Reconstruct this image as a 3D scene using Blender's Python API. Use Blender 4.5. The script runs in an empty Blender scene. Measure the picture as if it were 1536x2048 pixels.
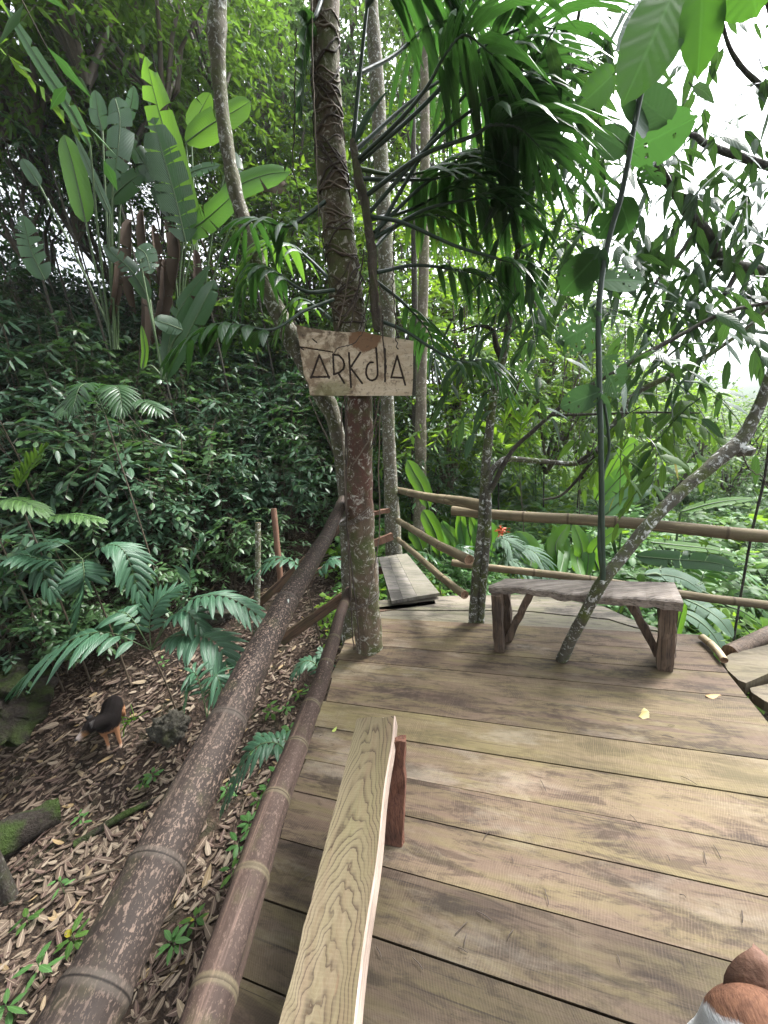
import bpy, math, random
import numpy as np
from mathutils import Vector, Matrix, noise as mnoise
R0 = np.random.default_rng(7)
SC = bpy.context.scene
COL = SC.collection
PI = math.pi
# ------------------------------------------------------------------ view geometry (deck = z 0, eye 1.6 m above it)
FPX = 770.0
_Z = np.array([-.1216, .9648, -.2332]); _Z /= np.linalg.norm(_Z)
_Y = np.array([0, 0, 1.]) - _Z * _Z[2]; _Y /= np.linalg.norm(_Y)
_X = np.cross(_Y, _Z)
if _X[0] < 0: _X = -_X
EYE = np.array([0, 0, 1.6])
def ray(px, py):
    c = np.array([(px - 768) / FPX, (1024 - py) / FPX, 1.])
    return np.array([c @ _X, c @ _Y, c @ _Z])
def P(px, py, Y):
    r = ray(px, py); return EYE + r * (Y / r[1])
def D(px, py, z=0.):
    r = ray(px, py); return EYE + r * ((z - 1.6) / r[2])
def dep(p):
    p = np.asarray(p) - EYE
    return p[..., 0] * _X[2] + p[..., 1] * _Y[2] + p[..., 2] * _Z[2]
def proj(p):
    q = np.asarray(p) - EYE
    w = np.array([_X, _Y, _Z]).T @ q
    return 768 + FPX * w[0] / w[2], 1024 - FPX * w[1] / w[2]
def unit(v):
    v = np.asarray(v, float)
    return v / np.maximum(np.linalg.norm(v, axis=-1, keepdims=True), 1e-9)

# ------------------------------------------------------------------ mesh builder
class MB:
    def __init__(s): s.V = []; s.F = []; s.L = []; s.n = 0
    def add(s, v, f, mat=0, lc=None):
        v = np.asarray(v, float).reshape(-1, 3); f = np.asarray(f, np.int64)
        s.V.append(v); s.F.append((f + s.n, mat))
        s.L.append(np.zeros((len(v), 3)) if lc is None else np.asarray(lc, float).reshape(-1, 3))
        s.n += len(v)
    def build(s, name, mats, parent=None, smooth=True, loc=None):
        me = bpy.data.meshes.new(name)
        V = np.concatenate(s.V); L = np.concatenate(s.L)
        if loc is not None: V = V - np.asarray(loc)
        me.vertices.add(len(V)); me.vertices.foreach_set('co', V.ravel().astype(np.float32))
        li = np.concatenate([f.ravel() for f, m in s.F])
        cnt = np.concatenate([np.full(len(f), f.shape[1]) for f, m in s.F])
        mi = np.concatenate([np.full(len(f), m) for f, m in s.F])
        st = np.concatenate([[0], np.cumsum(cnt)[:-1]])
        me.loops.add(len(li)); me.loops.foreach_set('vertex_index', li.astype(np.int32))
        me.polygons.add(len(cnt)); me.polygons.foreach_set('loop_start', st.astype(np.int32))
        me.polygons.foreach_set('loop_total', cnt.astype(np.int32))
        me.polygons.foreach_set('material_index', mi.astype(np.int32))
        me.polygons.foreach_set('use_smooth', np.full(len(cnt), smooth, bool))
        a = me.attributes.new('lc', 'FLOAT_VECTOR', 'POINT'); a.data.foreach_set('vector', L.ravel().astype(np.float32))
        me.update(calc_edges=True); me.validate()
        for m in (mats if isinstance(mats, (list, tuple)) else [mats]): me.materials.append(m)
        o = bpy.data.objects.new(name, me); COL.objects.link(o)
        if parent is not None: o.parent = parent
        if loc is not None and parent is None: o.location = loc
        return o

def tag(o, label, cat, group=None, kind=None):
    o['label'] = label; o['category'] = cat
    if group: o['group'] = group
    if kind: o['kind'] = kind
    return o
def thing(name, label, cat, loc=(0, 0, 0), group=None, rz=0):
    o = bpy.data.objects.new(name, None); COL.objects.link(o); o.empty_display_size = .1
    o.location = loc; o.rotation_euler = (0, 0, rz)
    return tag(o, label, cat, group)
def dup(o, loc, rz=0, sc=1., label=None, group=None):
    c = o.copy(); COL.objects.link(c); c.location = loc; c.rotation_euler = (0, 0, rz); c.scale = (sc,) * 3
    if label: c['label'] = label
    if group: c['group'] = group
    for ch in list(o.children):
        k = ch.copy(); COL.objects.link(k); k.parent = c
    return c

def resample(pts, n):
    """Catmull-Rom through rows of pts (any number of columns)."""
    p = np.asarray(pts, float); k = len(p)
    if k == 2:
        t = np.linspace(0, 1, n)[:, None]; return p[0] * (1 - t) + p[1] * t
    q = np.vstack([2 * p[0] - p[1], p, 2 * p[-1] - p[-2]])
    t = np.linspace(0, k - 1 - 1e-6, n); i = t.astype(int); u = (t - i)[:, None]
    a, b, c, d = q[i], q[i + 1], q[i + 2], q[i + 3]
    return .5 * (2 * b + (c - a) * u + (2 * a - 5 * b + 4 * c - d) * u ** 2 + (3 * b - a - 3 * c + d) * u ** 3)
def frames(p):
    t = unit(np.gradient(p, axis=0))
    ref = np.array([0, 0, 1.]) if abs(t[0][2]) < .8 else np.array([1., 0, 0])
    n = unit(np.cross(t[0], ref)); N = [n]
    for i in range(1, len(p)):
        n = unit(N[-1] - t[i] * (N[-1] @ t[i])); N.append(n)
    N = np.array(N); return t, N, np.cross(t, N)
def tube(mb, pts, rad, seg=8, mat=0, rough=0., freq=6., caps=True, rnd=0., seed=0., capmat=None, squash=1.):
    p = np.asarray(pts, float); K = len(p); r = np.broadcast_to(np.asarray(rad, float), (K,))
    t, N, B = frames(p); a = np.linspace(0, 2 * PI, seg, endpoint=False)
    ring = N[:, None] * np.cos(a)[None, :, None] + B[:, None] * np.sin(a)[None, :, None] * squash
    rr = np.repeat(r[:, None], seg, 1)
    if rough:
        q = p[:, None] + ring * r[:, None, None]
        nz = np.array([[mnoise.fractal(Vector(q[i, j] * freq + seed), 1., 2., 3) for j in range(seg)] for i in range(K)])
        rr = rr * (1 + rough * nz)
    v = p[:, None] + ring * rr[..., None]
    s = np.concatenate([[0], np.cumsum(np.linalg.norm(np.diff(p, axis=0), axis=1))])
    lc = np.stack([np.repeat((a / (2 * PI))[None], K, 0), np.repeat(s[:, None], seg, 1), np.full((K, seg), rnd)], -1)
    i = np.arange(K - 1)[:, None] * seg; j = np.arange(seg)[None]; j2 = (j + 1) % seg
    f = np.stack([i + j, i + j2, i + seg + j2, i + seg + j], -1).reshape(-1, 4)
    mb.add(v, f, mat, lc)
    if caps:
        cm = mat if capmat is None else capmat
        for k, sg in ((0, -1), (K - 1, 1)):
            c = np.vstack([p[k], v[k]])
            fi = [[0, 1 + (q + 1) % seg, 1 + q] if sg < 0 else [0, 1 + q, 1 + (q + 1) % seg] for q in range(seg)]
            l2 = np.zeros((seg + 1, 3)); l2[1:, 0] = 1
            mb.add(c, fi, cm, l2)
def tubes(mb, pts, rad, seg=3, mat=0, rnd=None):
    """Batch of thin tubes: pts (M,K,3), rad (M,K)."""
    p = np.asarray(pts, float); M, K = p.shape[:2]
    if M == 0: return
    t = unit(np.gradient(p, axis=1)); ref = np.where(np.abs(t[..., 2:3]) < .8, np.array([0, 0, 1.]), np.array([1., 0, 0]))
    n = unit(np.cross(t, ref)); b = np.cross(t, n); a = np.linspace(0, 2 * PI, seg, endpoint=False)
    v = p[:, :, None] + (n[:, :, None] * np.cos(a)[:, None] + b[:, :, None] * np.sin(a)[:, None]) * np.asarray(rad)[..., None, None]
    m = np.arange(M)[:, None, None] * K * seg; i = np.arange(K - 1)[None, :, None] * seg; j = np.arange(seg)[None, None]; j2 = (j + 1) % seg
    f = np.stack([m + i + j, m + i + j2, m + i + seg + j2, m + i + seg + j], -1).reshape(-1, 4)
    lc = np.zeros((M, K, seg, 3)); lc[..., 1] = np.linspace(0, 1, K)[None, :, None]
    if rnd is not None: lc[..., 2] = rnd[:, None, None]
    mb.add(v, f, mat, lc)
def box(mb, c, ax, mat=0, rnd=0.):
    """c centre, ax three half-axis vectors."""
    c = np.asarray(c, float); ax = np.asarray(ax, float)
    sg = np.array([[x, y, z] for z in (-1, 1) for y in (-1, 1) for x in (-1, 1)])
    v = c + sg @ ax
    f = [[0, 2, 3, 1], [4, 5, 7, 6], [0, 1, 5, 4], [2, 6, 7, 3], [0, 4, 6, 2], [1, 3, 7, 5]]
    lc = np.zeros((8, 3)); lc[:, 2] = rnd
    mb.add(v, f, mat, lc)
def prism(mb, top, thick, mat=0, rnd=0., sidemat=None):
    """Polygon top (n,3) counter-clockwise seen from above, extruded down."""
    t = np.asarray(top, float); n = len(t); b = t - np.array([0, 0, thick])
    lt = np.zeros((n, 3)); lt[:, 2] = rnd
    mb.add(t, [list(range(n))], mat, lt); mb.add(b, [list(range(n))[::-1]], mat, lt)
    q = [[i, n + i, n + (i + 1) % n, (i + 1) % n] for i in range(n)]
    mb.add(np.vstack([t, b]), q, mat if sidemat is None else sidemat, np.vstack([lt, lt]))

# ------------------------------------------------------------------ leaf templates: (u, v) rows -> vertices
def ltemplate(rows, wid):
    uv = [(0, 0)]; F = []; k = len(rows)
    for v in rows: uv += [(-1, v), (0, v), (1, v)]
    uv.append((0, 1)); w = [0] + sum([[x] * 3 for x in wid], []) + [0]
    F3 = [[0, 2, 1], [0, 3, 2]]; F4 = []
    for i in range(k - 1):
        a = 1 + 3 * i; F4 += [[a, a + 1, a + 4, a + 3], [a + 1, a + 2, a + 5, a + 4]]
    a = 1 + 3 * (k - 1); e = 1 + 3 * k
    F3 += [[a, a + 1, e], [a + 1, a + 2, e]]
    return np.array(uv, float), np.array(w), np.array(F3), np.array(F4).reshape(-1, 4)
T1 = ltemplate([.42], [1.])
T2 = ltemplate([.2, .55, .82], [.8, 1., .5])
T3 = ltemplate([.06, .2, .4, .6, .8, .93], [.45, .86, 1., .9, .6, .26])
TL = ltemplate([.08, .3, .55, .8], [.7, 1., .92, .55])
def leaves(mb, T, pos, d, nrm, L, W, rnd, mat=0, fold=.25, droop=.15, curl=0.):
    pos = np.asarray(pos, float); N = len(pos)
    if N == 0: return
    d = unit(d); nrm = unit(nrm - d * np.sum(nrm * d, 1, keepdims=True)); sd = np.cross(d, nrm)
    uv, w, F3, F4 = T; L = np.broadcast_to(L, (N,)); W = np.broadcast_to(W, (N,)); n = len(uv)
    u, v = uv[:, 0] * w, uv[:, 1]
    x = (W[:, None] * .5) * u[None]; z = -fold * np.abs(x) - curl * (L[:, None]) * (v ** 2)[None]
    P_ = pos[:, None] + sd[:, None] * x[..., None] + d[:, None] * (L[:, None] * v[None])[..., None] + nrm[:, None] * z[..., None]
    P_[..., 2] -= droop * L[:, None] * (v ** 2)[None]
    lc = np.stack([np.repeat(uv[None, :, 0], N, 0), np.repeat(v[None], N, 0), np.repeat(np.broadcast_to(rnd, (N,))[:, None], n, 1)], -1)
    o = (np.arange(N) * n)[:, None, None]
    base = mb.n; mb.add(P_, (F3[None] + o).reshape(-1, 3), mat, lc)
    if len(F4):
        mb.F.append(((F4[None] + o).reshape(-1, 4) + base, mat))
def sprays(mb, rng, p0, d0, length, nl, ll, lw, mat=0, smat=1, T=T1, droop=.35, spread=.9, ldroop=.2, twig=.003, jit=.3, updown=0.):
    """M leafy twigs: leaves alternate along a drooping stem."""
    p0 = np.asarray(p0, float); M = len(p0)
    if M == 0: return
    d0 = unit(d0); length = np.broadcast_to(length, (M,)); K = 5
    def at(s): return p0[:, None] + d0[:, None] * (length[:, None] * s[None])[..., None] - np.array([0, 0, 1.]) * (droop * length[:, None] * s[None] ** 2)[..., None]
    ss = np.linspace(0, 1, K)
    if twig: tubes(mb, at(ss), np.linspace(twig, twig * .35, K)[None].repeat(M, 0), 3, smat, rng.random(M))
    s = np.linspace(.15, 1., nl); q = at(s)
    tan = unit(d0[:, None] - np.array([0, 0, 2.]) * (droop * s)[None, :, None])
    side = unit(np.cross(tan, np.array([0, 0, 1.])) + rng.normal(0, .15, (M, 1, 3)))
    sgn = np.where(np.arange(nl) % 2 == 0, 1., -1.)[None, :, None]; sgn = np.repeat(sgn, M, 0).copy(); sgn[:, -1] *= .2
    ld = unit(tan * .75 + side * sgn * spread + rng.normal(0, jit, (M, nl, 3)) + np.array([0, 0, updown]))
    nr = unit(np.array([0, 0, 1.]) + rng.normal(0, jit * 1.1, (M, nl, 3)))
    L = ll * (.65 + .6 * rng.random((M, nl))) * (1 - .25 * s)[None]
    rn = np.clip(rng.random((M, 1)) * .6 + rng.random((M, nl)) * .4, 0, 1)
    leaves(mb, T, q.reshape(-1, 3), ld.reshape(-1, 3), nr.reshape(-1, 3), L.ravel(), (L * lw / ll).ravel(), rn.ravel(), mat, .22, ldroop)
def frond(mb, rng, pts, s0, pairs, ll, lw, mat=0, smat=1, rad=.006, ang=1.05, droop=.45, fold=.5, nrm=None, tipl=.45, basel=.6, T=TL, jit=.06, plane_up=.15):
    """Pinnate leaf: rachis through pts, leaflets on both sides from fraction s0."""
    p = resample(pts, 26); K = len(p)
    tube(mb, p, np.linspace(rad, rad * .25, K), 5, smat, caps=True, rnd=rng.random())
    t = unit(np.gradient(p, axis=0))
    if nrm is None: nrm = np.array([0, 0, 1.])
    s = np.linspace(s0, .985, pairs); i = s * (K - 1); i0 = np.minimum(i.astype(int), K - 2); u = (i - i0)[:, None]
    q = p[i0] * (1 - u) + p[i0 + 1] * u; tq = unit(t[i0] * (1 - u) + t[i0 + 1] * u)
    side = unit(np.cross(tq, nrm)); up = np.cross(side, tq)
    x = (s - s0) / (1 - s0 + 1e-6); prof = np.interp(x, [0, .25, .6, 1], [basel, 1., .92, tipl])
    an = ang * np.interp(x, [0, .7, 1], [1.12, .9, .35])
    rn0 = rng.random()
    for sg in (-1, 1):
        a = an + rng.normal(0, jit, pairs)
        d = tq * np.cos(a)[:, None] + side * (sg * np.sin(a))[:, None] + up * (plane_up + rng.normal(0, jit, pairs))[:, None]
        Lx = ll * prof * rng.uniform(.9, 1.08, pairs)
        leaves(mb, T, q + tq * (sg * .25 * ll / pairs), d, up + side * (sg * -.25), Lx, lw * np.sqrt(prof) * rng.uniform(.88, 1.1, pairs), np.clip(rn0 * .6 + .4 * rng.random(pairs), 0, 1), mat, fold, droop)
    leaves(mb, T, p[-1:], t[-1:], nrm[None], np.array([ll * tipl * .9]), np.array([lw * .8]), np.array([rn0]), mat, fold, droop)
def paddle(mb, rng, pts, width, nrm, mat=0, smat=1, tears=6, fold=.25, rad=.008, pet=None, droop=.0, curve=.25):
    """Banana-type blade along pts (base to tip) with torn strips; pet = petiole points down to the plant base."""
    n = 30; p = resample(pts, n); t = unit(np.gradient(p, axis=0)); nrm = np.asarray(nrm, float)
    side = unit(np.cross(t, nrm)); up = np.cross(side, t); s = np.linspace(0, 1, n)
    w = width * .5 * np.clip(np.interp(s, [0, .06, .2, .5, .75, .9, .97, 1.], [.25, .7, .96, 1., .84, .5, .2, .02]), 0, 1)
    us = np.array([0, .33, .66, 1.]); rn = rng.random()
    for sg in (-1, 1):
        cuts = np.unique(np.concatenate([[0, n - 1], rng.integers(2, n - 2, tears)])) if tears else np.array([0, n - 1])
        for a, b in zip(cuts[:-1], cuts[1:]):
            k = np.arange(a, b + 1); dz = rng.normal(0, .12) if tears else 0; sh = rng.uniform(0, .25) / n if tears else 0
            x = us[None] * w[k][:, None]
            gap = np.zeros(len(k)); gap[-1] = -1 if b < n - 1 else 0; gap[0] = gap[0] + (1 if a > 0 else 0)
            ln = np.linalg.norm(p[-1] - p[0]) / n
            v = p[k][:, None] + side[k][:, None] * (sg * x)[..., None] + up[k][:, None] * (fold * x - curve * x ** 2 / max(width, .01) * 2 + dz * us ** 2 * w[k][:, None])[..., None]
            v = v + t[k][:, None] * (gap[:, None] * us[None] * ln * (.25 + .6 * rng.random()) + us[None] * .25 * w[k][:, None])[..., None]
            v[..., 2] -= droop * (us ** 2)[None] * width
            m, c = len(k), len(us); i = np.arange(m - 1)[:, None] * c; j = np.arange(c - 1)[None]
            f = np.stack([i + j, i + j + 1, i + c + j + 1, i + c + j], -1).reshape(-1, 4)
            if sg < 0: f = f[:, ::-1]
            lc = np.stack([np.repeat(us[None] * sg, m, 0), np.repeat(s[k][:, None], c, 1), np.full((m, c), rn)], -1)
            mb.add(v, f, mat, lc)
    q = p if pet is None else np.vstack([resample(pet, 14)[:-1], p])
    tube(mb, q, np.linspace(rad * (1.6 if pet is not None else 1), rad * .2, len(q)), 5, smat, rnd=rn)
def blade(mb, rng, base, tip, width, nrm, mat=0, n=14, holes=0., shape=0, fold=.2, sag=.12, ripple=.03, solid=0):
    """Broad ovate leaf as a grid; holes drops faces (insect-eaten)."""
    base, tip = np.asarray(base, float), np.asarray(tip, float); ax = tip - base; L = np.linalg.norm(ax); t = ax / L
    side = unit(np.cross(t, nrm)); up = np.cross(side, t); m = 11
    s = np.linspace(0, 1, n); u = np.linspace(-1, 1, m)
    w = width * .5 * np.interp(s, [0, .05, .16, .34, .55, .75, .9, .96, 1], [.12, .5, .86, 1, .92, .68, .34, .12, .01])
    x = u[None] * w[:, None]; rip = ripple * width * np.sin(s[:, None] * 34 + np.abs(u[None]) * -6) * np.abs(u[None]) * .5
    z = fold * np.abs(x) + rip - sag * L * (s[:, None] ** 2)
    y = s[:, None] * L - .12 * width * (np.abs(u[None]) ** 2) * (1 - s[:, None]) ** 3 + np.abs(u)[None] * .05 * L * np.sin(PI * s[:, None])
    v = base + side * x[..., None] + t * y[..., None] + up * z[..., None]
    i = np.arange(n - 1)[:, None] * m; j = np.arange(m - 1)[None]
    f = np.stack([i + j, i + j + 1, i + m + j + 1, i + m + j], -1).reshape(-1, 4)
    if holes:
        cj = (f[:, 0] % m); mid = (cj == 4) | (cj == 5)
        f = f[(rng.random(len(f)) > holes) | (mid & (rng.random(len(f)) < .8))]
    lc = np.stack([np.repeat(u[None], n, 0), np.repeat(s[:, None], m, 1), np.full((n, m), rng.random())], -1)
    mb.add(v, f, mat, lc)
# ------------------------------------------------------------------ materials
class G:
    def __init__(s, name):
        s.m = bpy.data.materials.new(name); s.m.use_nodes = True; s.t = s.m.node_tree; s.t.nodes.clear()
        s.out = s.t.nodes.new('ShaderNodeOutputMaterial')
    def n(s, typ, _o=0, _p=None, **kw):
        nd = s.t.nodes.new('ShaderNode' + typ)
        for k, v in (_p or {}).items(): setattr(nd, k, v)
        for k, v in kw.items():
            sk = nd.inputs[int(k[1:])] if k[0] == 'i' and k[1:].isdigit() else nd.inputs[k.replace('_', ' ')]
            if isinstance(v, bpy.types.NodeSocket): s.t.links.new(v, sk)
            elif isinstance(v, (tuple, list)) and len(v) == 3 and sk.type == 'RGBA': sk.default_value = (*v, 1)
            else: sk.default_value = v
        return nd.outputs[_o]
    def m_(s, op, a, b=0., c=0., clamp=False): return s.n('Math', _p=dict(operation=op, use_clamp=clamp), i0=a, i1=b, i2=c)
    def noise(s, vec, sc, det=4., rough=.55, dist=0.): return s.n('TexNoise', Vector=vec, Scale=sc, Detail=det, Roughness=rough, Distortion=dist)
    def ramp(s, f, *st, interp='LINEAR'):
        nd = s.t.nodes.new('ShaderNodeValToRGB'); s.t.links.new(f, nd.inputs[0]); e = nd.color_ramp.elements; nd.color_ramp.interpolation = interp
        while len(e) < len(st): e.new(.5)
        for k, (pp, c) in enumerate(st): e[k].position = pp; e[k].color = (*c, 1) if isinstance(c, (tuple, list)) else (c, c, c, 1)
        return nd.outputs[0]
    def mix(s, f, a, b, mode='MIX'):
        nd = s.t.nodes.new('ShaderNodeMix'); nd.data_type = 'RGBA'; nd.blend_type = mode; nd.clamp_factor = True
        for sk, v in ((nd.inputs[0], f), (nd.inputs[6], a), (nd.inputs[7], b)):
            if isinstance(v, bpy.types.NodeSocket): s.t.links.new(v, sk)
            else: sk.default_value = (*v, 1) if isinstance(v, (tuple, list)) else v
        return nd.outputs[2]
    def obj(s): return s.n('TexCoord', 3)
    def attr(s, name='lc'): return s.n('Attribute', 1, _p=dict(attribute_name=name))
    def xyz(s, v): nd = s.t.nodes.new('ShaderNodeSeparateXYZ'); s.t.links.new(v, nd.inputs[0]); return nd.outputs
    def comb(s, x, y, z): return s.n('CombineXYZ', X=x, Y=y, Z=z)
    def scale(s, v, sc): return s.n('Mapping', Vector=v, Scale=sc)
    def bump(s, h, st=.4, d=.01): return s.n('Bump', Strength=st, Distance=d, Height=h)
    def bsdf(s, col, rough=.7, nrm=None, spec=.4, coat=0.):
        kw = dict(Base_Color=col, Roughness=rough, Specular_IOR_Level=spec)
        if nrm is not None: kw['Normal'] = nrm
        if coat: kw['Coat Weight'] = coat
        return s.n('BsdfPrincipled', **kw)
    def done(s, sh): s.t.links.new(sh, s.out.inputs[0]); return s.m

def leafmat(name, a, b, tr=(.12, .24, .03), tf=.3, rough=.42, spec=.5, veins=0., vs=16., yellow=0., rib=None):
    g = G(name); l = g.xyz(g.attr()); rn = l[2]
    col = g.mix(rn, a, b)
    nz = g.noise(g.obj(), 9., 3.)
    col = g.mix(g.m_('MULTIPLY', nz, .5), col, tuple(x * .55 for x in a))
    if yellow:
        col = g.mix(g.m_('GREATER_THAN', rn, 1 - yellow), col, (.30, .26, .03))
    au = g.m_('ABSOLUTE', l[0])
    mid = g.ramp(au, (0., 1.), (.09, 0.))
    col = g.mix(g.m_('MULTIPLY', mid, .55), col, rib or tuple(min(1, x * 2.2 + .03) for x in b))
    kw = None
    if veins:
        w = g.m_('SINE', g.m_('MULTIPLY', g.m_('SUBTRACT', l[1], g.m_('MULTIPLY', au, .25)), vs * 2 * PI))
        kw = g.bump(g.m_('ADD', w, g.m_('MULTIPLY', mid, 2.)), veins, .01)
    sh = g.bsdf(col, rough, kw, spec)
    t = g.n('BsdfTranslucent', Color=g.mix(rn, tr, tuple(x * .7 for x in tr)))
    return g.done(g.n('MixShader', i0=tf, i1=sh, i2=t))
M = {}
# foliage
M['shrub'] = leafmat('leaf_shrub', (.028, .068, .036), (.058, .118, .062), (.06, .14, .04), .2, .42, .4)
M['shrub_b'] = leafmat('leaf_shrub_light', (.035, .08, .03), (.075, .15, .05), (.10, .22, .04), .28, .4, .5)
M['palm'] = leafmat('leaf_palm', (.03, .082, .045), (.06, .135, .075), (.08, .19, .06), .25, .4, .4, .25, 10)
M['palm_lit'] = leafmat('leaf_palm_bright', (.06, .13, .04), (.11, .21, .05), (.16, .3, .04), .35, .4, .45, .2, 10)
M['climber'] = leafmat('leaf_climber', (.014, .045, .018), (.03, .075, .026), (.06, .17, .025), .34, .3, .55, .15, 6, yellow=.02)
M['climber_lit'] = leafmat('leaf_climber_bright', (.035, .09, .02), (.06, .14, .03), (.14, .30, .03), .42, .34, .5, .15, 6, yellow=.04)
M['banana'] = leafmat('leaf_paddle', (.045, .12, .03), (.075, .17, .04), (.16, .38, .04), .45, .38, .4, .4, 34, rib=(.05, .11, .03))
M['banana_dark'] = leafmat('leaf_paddle_dark', (.02, .06, .02), (.03, .08, .03), (.05, .13, .03), .2, .4, .4, .4, 34, rib=(.02, .05, .02))
M['banana_pale'] = leafmat('leaf_paddle_pale', (.075, .135, .085), (.11, .18, .115), (.10, .24, .07), .3, .5, .35, .4, 34, rib=(.08, .14, .08))
M['banana_lime'] = leafmat('leaf_paddle_lime', (.06, .155, .018), (.085, .20, .02), (.20, .42, .03), .5, .38, .4, .4, 34, rib=(.2, .32, .06))
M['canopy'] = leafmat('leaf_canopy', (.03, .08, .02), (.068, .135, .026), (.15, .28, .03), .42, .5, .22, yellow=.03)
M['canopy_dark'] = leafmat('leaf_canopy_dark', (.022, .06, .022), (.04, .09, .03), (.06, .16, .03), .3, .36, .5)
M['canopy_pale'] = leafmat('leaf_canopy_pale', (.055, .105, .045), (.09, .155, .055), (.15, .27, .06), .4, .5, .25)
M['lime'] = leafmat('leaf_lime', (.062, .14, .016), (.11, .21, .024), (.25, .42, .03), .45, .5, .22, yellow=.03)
M['lance'] = leafmat('leaf_lance', (.02, .055, .024), (.036, .085, .034), (.08, .18, .03), .24, .38, .4, .2, 9)
M['broad'] = leafmat('leaf_broad', (.035, .095, .025), (.05, .125, .03), (.10, .27, .025), .52, .55, .14, .04, 9)
M['broad_mid'] = leafmat('leaf_broad_mid', (.035, .095, .028), (.05, .125, .035), (.06, .16, .03), .3, .55, .14, .04, 9)
M['broad_dark'] = leafmat('leaf_broad_dark', (.035, .075, .04), (.05, .095, .05), (.06, .14, .04), .25, .5, .3, .12, 12)
M['ground_leaf'] = leafmat('leaf_ground', (.045, .12, .032), (.085, .185, .055), (.17, .34, .05), .35, .48, .28)
M['dead'] = leafmat('leaf_dead', (.045, .03, .022), (.11, .078, .055), (.08, .05, .03), .08, .75, .2, rib=(.12, .09, .06))
def litter_mat():
    g = G('leaf_litter'); l = g.xyz(g.attr()); nz = g.noise(g.obj(), 40., 3.)
    col = g.ramp(l[2], (0., (.05, .03, .025)), (.35, (.06, .044, .031)), (.7, (.115, .090, .063)), (.93, (.20, .165, .12)), (1., (.2, .14, .06)))
    col = g.mix(g.m_('MULTIPLY', nz, .6), col, (.08, .05, .04))
    col = g.mix(g.m_('MULTIPLY', g.ramp(g.m_('ABSOLUTE', l[0]), (0., 1.), (.12, 0.)), .5), col, (.45, .36, .27))
    return g.done(g.bsdf(col, .65, None, .2))
M['litter'] = litter_mat()
def soil_mat():
    g = G('soil'); o = g.obj(); a = g.noise(o, 2.2, 6.); b = g.noise(o, 22., 5.)
    col = g.ramp(a, (.3, (.012, .008, .006)), (.55, (.026, .017, .012)), (.75, (.018, .021, .009)))
    col = g.mix(g.ramp(b, (.5, 0.), (.7, .8)), col, (.10, .07, .05))
    q = g.xyz(o); vm = g.m_('MULTIPLY', g.ramp(g.m_('MULTIPLY', q[0], .1), (.1, 0.), (.25, 1.)), g.ramp(g.m_('MULTIPLY', q[1], .05), (.15, 0.), (.3, 1.)))
    col = g.mix(g.m_('MULTIPLY', vm, .85), col, g.mix(b, (.012, .026, .007), (.03, .055, .014)))
    return g.done(g.bsdf(col, .9, g.bump(g.m_('ADD', a, b), .8, .06), .2))
M['soil'] = soil_mat()
def moss_mat(name='mossy', base=(.014, .011, .009), moss=(.022, .032, .008), thr=.46):
    g = G(name); o = g.obj(); a = g.noise(o, 3., 6., .6); b = g.noise(o, 30., 5., .7)
    col = g.mix(g.ramp(b, (.35, 0.), (.65, 1.)), base, tuple(x * 2.4 for x in base))
    col = g.mix(g.ramp(a, (thr, 0.), (thr + .15, .9)), col, g.mix(b, moss, tuple(x * 1.8 for x in moss)))
    return g.done(g.bsdf(col, .9, g.bump(g.m_('ADD', b, a), 1., .08), .15))
M['moss'] = moss_mat()
M['moss_log'] = moss_mat('mossy_log', (.022, .018, .015), (.03, .05, .011), .44)
def bark_mat(name, base, light, moss, lichen, lam=.6, mam=.5, sc=1., red=None):
    g = G(name); o = g.obj(); st = g.scale(o, (14 * sc, 14 * sc, 3.5 * sc)); a = g.noise(st, 1., 6., .65); b = g.noise(o, 7 * sc, 5., .6); c = g.noise(o, 26 * sc, 6., .72, .9); d = g.noise(o, 60 * sc, 3.)
    col = g.mix(g.ramp(a, (.3, 0.), (.7, 1.)), base, light)
    if red:
        z = g.xyz(o)[2]; nz = g.m_('MULTIPLY', g.m_('SUBTRACT', b, .5), .9)
        zz = g.m_('ADD', z, nz); band = g.m_('MULTIPLY', g.ramp(g.m_('MULTIPLY', zz, .4), (.36, 0.), (.42, 1.)), g.ramp(g.m_('MULTIPLY', zz, .4), (.70, 1.), (.76, 0.)))
        col = g.mix(g.m_('MULTIPLY', g.m_('MULTIPLY', band, g.ramp(a, (.36, .25), (.6, 1.))), .8), col, g.mix(a, red, tuple(x * 2.1 for x in red)))
        low = g.ramp(g.m_('MULTIPLY', zz, .4), (.30, 1.), (.45, 0.))
        col = g.mix(g.m_('MULTIPLY', low, .12), col, (.13, .08, .045))
    col = g.mix(g.m_('MULTIPLY', g.ramp(b, (.46, 0.), (.62, 1.)), mam), col, g.mix(d, moss, tuple(x * 2.2 for x in moss)))
    col = g.mix(g.m_('MULTIPLY', g.ramp(c, (.54, 0.), (.63, 1.)), lam), col, g.mix(d, lichen, tuple(x * .7 for x in lichen)))
    h = g.m_('ADD', g.m_('MULTIPLY', a, 1.2), g.m_('MULTIPLY', d, .5))
    return g.done(g.bsdf(col, .85, g.bump(h, .9, .012), .25))
M['bark_main'] = bark_mat('bark_main', (.042, .031, .021), (.135, .103, .072), (.042, .05, .017), (.45, .43, .37), .85, .9, 1., (.045, .016, .012))
M['bark_lichen'] = bark_mat('bark_lichen', (.05, .045, .032), (.14, .125, .09), (.04, .048, .016), (.55, .56, .52), .9, .7, 1.2)
M['bark_lean'] = bark_mat('bark_leaning', (.045, .04, .03), (.10, .095, .075), (.045, .06, .012), (.62, .64, .62), 1., .85, 1.1)
M['bark_dark'] = bark_mat('bark_dark', (.018, .015, .013), (.05, .04, .033), (.025, .03, .012), (.25, .25, .22), .35, .5, 1.4)
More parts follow.
